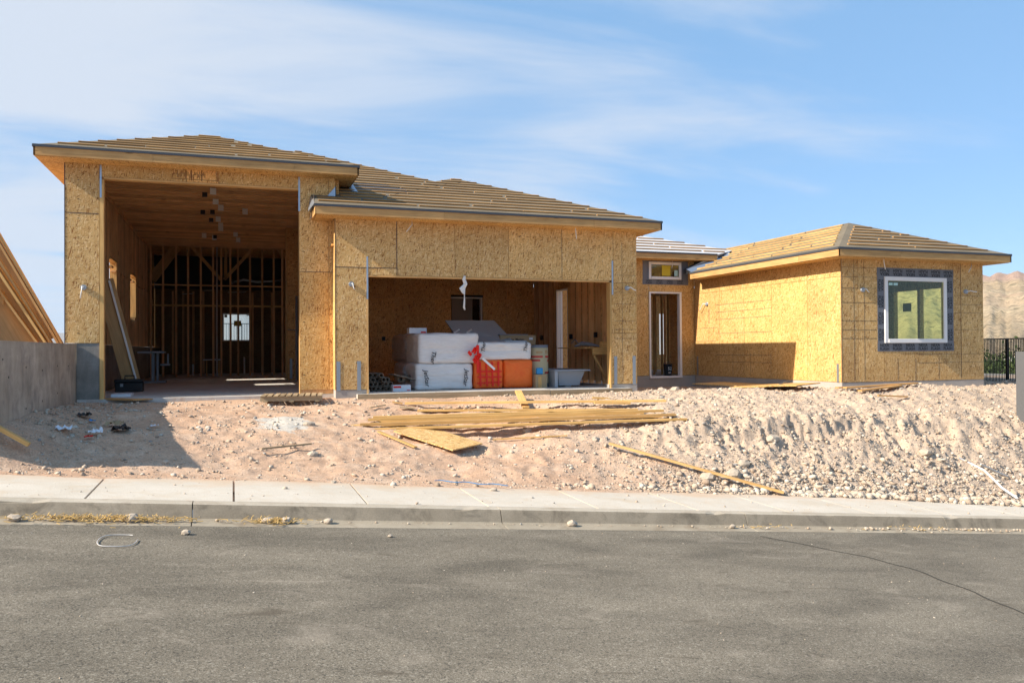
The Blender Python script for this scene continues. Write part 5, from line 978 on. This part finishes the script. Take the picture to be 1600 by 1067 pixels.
# long carton
ct = tag(bar('long_carton', (6.40, 19.5, .97), (7.36, 19.9, 1.21), 'cardboard'), 'long brown carton lying on top of the right bags', 'carton'); bar('carton_label', (7.18, 19.492, 1.09), (7.28, 19.499, 1.15), 'paperwhite', ct); text('carton_print', 'Thane  Masten', .08, face_m(6.8, 19.492, 1.10), 'ink', ct); bar('carton_wrap', (6.38, 19.48, 1.211), (7.15, 19.92, 1.235), 'greyfelt', ct)
tag(bar('dark_rod', (6.2, 18.5, 1.03), (6.75, 18.56, 1.06), 'steelgrey'), 'dark metal rod lying on the bag under the carton', 'rod')
# roll
rl = empty('paper_roll', (7.09, 18.5, -.08), 'upright tan paper roll with red bands and grey ends', 'roll')
MB().tube([(7.09, 18.55, .02), (7.09, 18.55, .88)], .222, 28).build('roll_paper', M['rolltan'], rl); MB().tube([(7.09, 18.55, .881), (7.09, 18.55, .95)], .218, 28).build('roll_end', M['greyfelt'], rl); MB().tube([(7.09, 18.55, -.08), (7.09, 18.55, .019)], .218, 28).build('roll_end', M['greyfelt'], rl)
def arc(z0, z1, t0, t1, m_):
    mb = MB(); ts = np.linspace(t0, t1, 8)
    for a, b in zip(ts[:-1], ts[1:]): mb.poly([(7.09 + .2245 * math.sin(a), 18.55 - .2245 * math.cos(a), z0), (7.09 + .2245 * math.sin(b), 18.55 - .2245 * math.cos(b), z0), (7.09 + .2245 * math.sin(b), 18.55 - .2245 * math.cos(b), z1), (7.09 + .2245 * math.sin(a), 18.55 - .2245 * math.cos(a), z1)])
    mb.build('red_band', M[m_], rl)
arc(.64, .69, -1.5, .05, 'rollred'); arc(.64, .69, .35, 1.3, 'rollred'); arc(.555, .60, -1.5, -.25, 'rollred'); arc(.54, .59, .7, 1.3, 'rollred'); arc(.25, .30, .3, 1.3, 'rollred'); arc(.74, .80, -.7, .0, 'cardboard'); arc(.74, .82, .35, .85, 'cardboard')
cbx = tag(bar('open_carton', (6.83, 18.12, -.08), (7.12, 18.3, .24), 'cardboard'), 'small open brown carton in front of the paper roll', 'carton'); bar('carton_flap', (6.90, 18.112, -.07), (6.98, 18.119, .2), 'pale_lumber', cbx)
tag(bar('blue_bottle', (6.88, 18.15, .245), (7.04, 18.25, .40), 'blue', None, .02), 'blue plastic bottle standing on the small carton', 'bottle')
# tub: rim + tapered shell
tu = empty('bathtub', (7.8, 18.4, -.08), 'light grey acrylic bathtub standing on the garage floor', 'bathtub')
def loft(name, rings, m_, parent):
    mb = MB(); n_ = len(rings[0])
    for r_ in rings: mb.v += [tuple(p) for p in r_]
    for i in range(len(rings) - 1):
        for k in range(n_): k2 = (k + 1) % n_; mb.f.append((i * n_ + k, i * n_ + k2, (i + 1) * n_ + k2, (i + 1) * n_ + k)); mb.mi.append(0); mb.sm.append(False); mb.uv += [(0, 0)] * 4
    for i in (0, len(rings) - 1): mb.f.append(tuple(i * n_ + k for k in range(n_))); mb.mi.append(0); mb.sm.append(False); mb.uv += [(0, 0)] * n_
    return mb.build(name, M[m_], parent, .012)
def rect(x0, x1, y0, y1, z): return [(x0, y0, z), (x1, y0, z), (x1, y1, z), (x0, y1, z)]
loft('tub_shell', [rect(7.50, 8.05, 18.3, 19.5, -.04), rect(7.44, 8.16, 18.2, 19.7, .31), rect(7.50, 8.10, 18.27, 19.63, .312), rect(7.56, 8.0, 18.36, 19.45, .0)], 'tub', tu)
loft('tub_rim', [rect(7.33, 8.27, 18.12, 19.8, .313), rect(7.33, 8.27, 18.12, 19.8, .345), rect(7.42, 8.17, 18.22, 19.7, .346), rect(7.44, 8.15, 18.24, 19.68, .315)], 'tub', tu)
bar('tub_apron', (7.33, 18.12, -.08), (7.41, 19.8, .31), 'tub', tu, .01); bar('tub_foot', (7.7, 18.35, -.08), (7.85, 18.5, -.045), 'tub', tu)
# wall bench
wbn = empty('wall_bench', (8.95, 19.5, .4), 'rough wooden bench fixed to the right garage wall', 'bench')
bar('bench_top', (8.42, 18.75, .86), (9.08, 20.6, .885), 'pale_lumber', wbn); bar('bench_apron', (8.62, 18.75, .70), (9.06, 18.79, .858), 'pale_lumber', wbn); piece('bench_brace', (8.68, 18.83, .70), (9.05, 18.83, .05), .04, .08, 'lumber', wbn, up=(0, 1, 0)); bar('bench_block', (8.93, 18.8, .887), (9.08, 19.0, 1.03), 'pale_lumber', wbn)
mb = MB(); mb.tube([(8.5, 19.6, .92), (8.62, 19.4, .99), (8.8, 19.2, .96), (9.0, 19.0, .90)], [.02, .06, .045, .01], 8); mb.tube([(8.45, 19.7, 1.0), (8.5, 19.6, 1.1), (8.55, 19.5, 1.0)], .012, 6); tag(mb.build('plastic_sheet_bundle', M['greyfelt']), 'crumpled grey plastic bundle lying on the wall bench', 'plastic sheet')
for i, (a, b, lab) in enumerate((((8.0, 20.4), (8.9, 19.2), 'grey metal strip lying on the floor behind the tub'), ((8.1, 19.6), (8.95, 18.6), 'second grey strip on the floor right of the tub'), ((7.9, 19.9), (8.8, 18.9), 'thin strip between the two grey floor strips'))): tag(piece('floor_strip', (a[0], a[1], -.06), (b[0], b[1], -.06), .09, .025, 'strap'), lab, 'strip')
# rag hanging at the garage header
mb = MB(); pts = [(4.92, 2.50, .035), (4.90, 2.42, .06), (4.94, 2.32, .065), (4.86, 2.22, .10), (4.89, 2.12, .055), (4.91, 2.08, .015), (4.91, 1.95, .03), (4.90, 1.80, .035), (4.92, 1.74, .025)]
rr_ = []
for x, z, wd in pts: wd *= .75; rr_.append([(x - wd, Y2 - .012 - random.uniform(0, .02), z), (x, Y2 - .04, z + random.uniform(-.01, .01)), (x + wd, Y2 - .012, z), (x, Y2 - .004, z)])
loft('rag', rr_, 'cable', None); tag(bpy.data.objects['rag'], 'torn white rag hanging from the garage header', 'rag')
# bucket inside the entry
bk = empty('bucket', (13.2, 23, -.03), 'black bucket with white print standing inside the entry doorway', 'bucket'); MB().tube([(13.22, 23, -.03), (13.22, 23, .35)], [.12, .145], 20).build('bucket_body', M['black'], bk); MB().tube([(13.08, 23, .35), (13.12, 23, .4), (13.32, 23, .4), (13.36, 23, .35)], .005, 5).build('bucket_handle', M['steelgrey'], bk)
text('bucket_print', '52', .14, face_m(13.21, 22.855, .20), 'cable', bk); text('bucket_print', '00', .1, face_m(13.21, 22.86, .07), 'cable', bk)

# ------------------------------------------------------------------ fences
def fence(name, label, a, b, z0, z1, sp, post=2.4):
    f_ = empty(name, ((a[0] + b[0]) / 2, (a[1] + b[1]) / 2, z0[0]), label, 'fence'); a = Vector(a); b = Vector(b); Ln = (b - a).length; d = (b - a) / Ln; k = 0
    zz = lambda t: z0[0] + (z0[1] - z0[0]) * t / Ln; zt = lambda t: z1[0] + (z1[1] - z1[0]) * t / Ln
    for dz in (0, -.0): piece('rail', (a.x, a.y, zt(0)), (b.x, b.y, zt(Ln)), .035, .035, 'rebarred', f_)
    piece('rail', (a.x, a.y, zz(0)), (b.x, b.y, zz(Ln)), .035, .035, 'rebarred', f_); t = 0
    while t <= Ln:
        p = a + d * t; big = (k % int(post / sp) == 0); wd = .05 if big else .018; piece('post' if big else 'picket', (p.x, p.y, zz(t) - (.2 if big else 0)), (p.x, p.y, zt(t) - .018), wd, wd, 'rebarred', f_); t += sp; k += 1
fence('metal_fence', 'black metal picket fence right of the wing, overlooking the green valley', (19.3, 14.9), (24.5, 23.7), (-.22, -.16), (1.05, 1.09), .112)
fence('metal_fence', 'black metal picket fence seen through the far window of the tall bay', (-2, 42), (3, 42), (.65, .65), (2.2, 2.2), .12)
tag(bar('fence_footing', (18.8, 18.4, -.6), (30, 40, -.28), 'found'), kind='structure')
ft = MB(); ft.beam((19.0, 14.4, -.36), (25, 24.55, -.32), .25, .22); tag(ft.build('fence_kerb', M['found']), 'low concrete kerb under the black metal fence', 'kerb')

# ------------------------------------------------------------------ trees and houses beyond the fence
def fz(x, y): az = math.degrees(math.atan2(x, y)); return float(far_z(np.array([az]), np.array([math.hypot(x, y)]))[0])
def tree(x, y, h_, r_, label, seed, z=None):
    z = fz(x, y) if z is None else z; t = empty('leafy_tree', (x, y, z), label, 'tree', 'trees in the valley beyond the fence'); rs = np.random.default_rng(seed)
    mb = MB(); mb.tube([(x, y, z - .5), (x + .1, y, z + h_ * .3), (x, y, z + h_ * .7)], [r_ * .09, r_ * .06, r_ * .02], 8)
    for k in range(6): a = rs.uniform(0, 6.28); mb.tube([(x, y, z + h_ * (.25 + .06 * k)), (x + math.cos(a) * r_ * .55, y + math.sin(a) * r_ * .55, z + h_ * (.5 + .06 * k))], [r_ * .04, r_ * .01], 6)
    mb.build('trunk', M['bark'], t); n_ = 2200; cl = rs.normal(size=(26, 3)); cl /= np.linalg.norm(cl, axis=1)[:, None]; cl *= rs.uniform(.3, .9, (26, 1)); cl = cl * np.array([r_, r_, h_ * .36]) + np.array([x, y, z + h_ * .58])
    c = cl[rs.integers(0, 26, n_)] + rs.normal(size=(n_, 3)) * r_ * .17; s_ = rs.uniform(.10, .22, n_) * (r_ / 3) ** .5
    d1 = rs.normal(size=(n_, 3)); d1 /= np.linalg.norm(d1, axis=1)[:, None]; d2 = np.cross(d1, rs.normal(size=(n_, 3))); d2 /= np.linalg.norm(d2, axis=1)[:, None]
    V = np.stack([c - d1 * s_[:, None], c + d2 * s_[:, None] * .6, c + d1 * s_[:, None], c - d2 * s_[:, None] * .6], 1).reshape(-1, 3); c0 = np.array([x, y, z])
    me = bpy.data.meshes.new('crown'); me.from_pydata((V - c0).tolist(), [], np.arange(n_ * 4).reshape(-1, 4).tolist()); me.materials.append(M['leaf']); link('crown', me, Matrix.Translation(c0), t)
def at(azd, r): return r * math.sin(math.radians(azd)), r * math.cos(math.radians(azd))
TL = [(49.2, 95, 8.2, 4.4, 'dark round tree close beside the wing, beyond the fence'), (50.1, 105, 8.6, 4.8, 'tall dense tree second from the wing beyond the fence'), (51.0, 112, 7.6, 4.4, 'broad tree right of the two dense ones beyond the fence'), (48.6, 120, 8, 5, 'tree partly hidden behind the wing corner'), (50.2, 135, 7, 5, 'pale tree farther down the valley behind the dense ones'), (52.9, 120, 7, 4.5, 'tree behind the grey post'), (51.2, 80, 4, 3, 'low bushy tree closest to the red roof'), (49.2, 78, 3.6, 3, 'low bush at the foot of the fence view, left'), (53.5, 90, 6, 3.6, 'tree at the right edge of the valley view')]
for i, (azd, r, h_, r_, lab) in enumerate(TL): x, y = at(azd, r); tree(x, y, h_, r_, lab, i, -7.6 if r > 90 else -6.0)
def far_house(azd, r, z, wd, h_, label, roofm='redtile', rot=0, name='valley_house'):
    x, y = at(azd, r); e = empty(name, (x, y, z), label, 'house', 'houses in the valley'); m_ = Matrix.Translation((x, y, z)) @ Matrix.Rotation(rot, 4, 'Z')
    MB().box(wd, wd * .7, h_, m_, (0, 0, h_ / 2)).build('wall', M['housewall'], e)
    mb = MB(); a, b, c = wd * .56, wd * .41, h_ + wd * .13; P8 = [m_ @ Vector(p) for p in ((-a, -b, h_), (a, -b, h_), (a, b, h_), (-a, b, h_), (-a * .45, 0, c), (a * .45, 0, c))]
    for q_ in ((0, 1, 5, 4), (2, 3, 4, 5), (1, 2, 5), (3, 0, 4), (3, 2, 1, 0)): mb.poly([P8[k] for k in q_])
    mb.build('roof', M[roofm], e)
    for k in range(3): MB().box(wd * .12, .1, h_ * .4, m_, (-wd * .3 + k * wd * .3, -wd * .352, h_ * .55)).build('window', M['dark'], e)
far_house(51.3, 62, -5.6, 7, 2.2, 'red tiled house just beyond the fence, left of the grey post', rot=-.8); far_house(53.8, 66, -5.8, 8, 2.2, 'second red tiled house at the right edge beyond the fence', rot=-.8); far_house(51.4, 170, -5.2, 9, 3, 'pale house high among the trees beyond the fence', 'housewall', -.8)
for i in range(12):
    azd = -12.0 + i * .4; r = (900, 420, 1100, 560, 800, 330, 1200, 640, 480, 1000, 700, 380)[i]; far_house(azd, r, fz(*at(azd, r)) - .5, 14, 4.5, '%s valley house seen %s left of the tall bay, %s from the left' % ('red roofed' if i % 3 == 0 else 'white roofed', 'close' if r < 600 else 'far off', ['first', 'second', 'third', 'fourth', 'fifth', 'sixth', 'seventh', 'eighth', 'ninth', 'tenth', 'eleventh', 'twelfth'][i]), 'redtile' if i % 3 == 0 else 'tyvek', i * .7)

# ------------------------------------------------------------------ air
hz = bpy.data.materials.new('air'); hz.use_nodes = True; t_ = hz.node_tree; t_.nodes.clear(); o_ = t_.nodes.new('ShaderNodeOutputMaterial'); v_ = t_.nodes.new('ShaderNodeVolumePrincipled')
v_.inputs['Color'].default_value = (.62, .78, 1, 1); v_.inputs['Density'].default_value = 4.5e-5; t_.links.new(v_.outputs[0], o_.inputs['Volume'])
mb = MB(); mb.aabb((-9800, -900, -80), (9800, 9900, 700)); hb = mb.build('haze', hz); hb['kind'] = 'stuff'
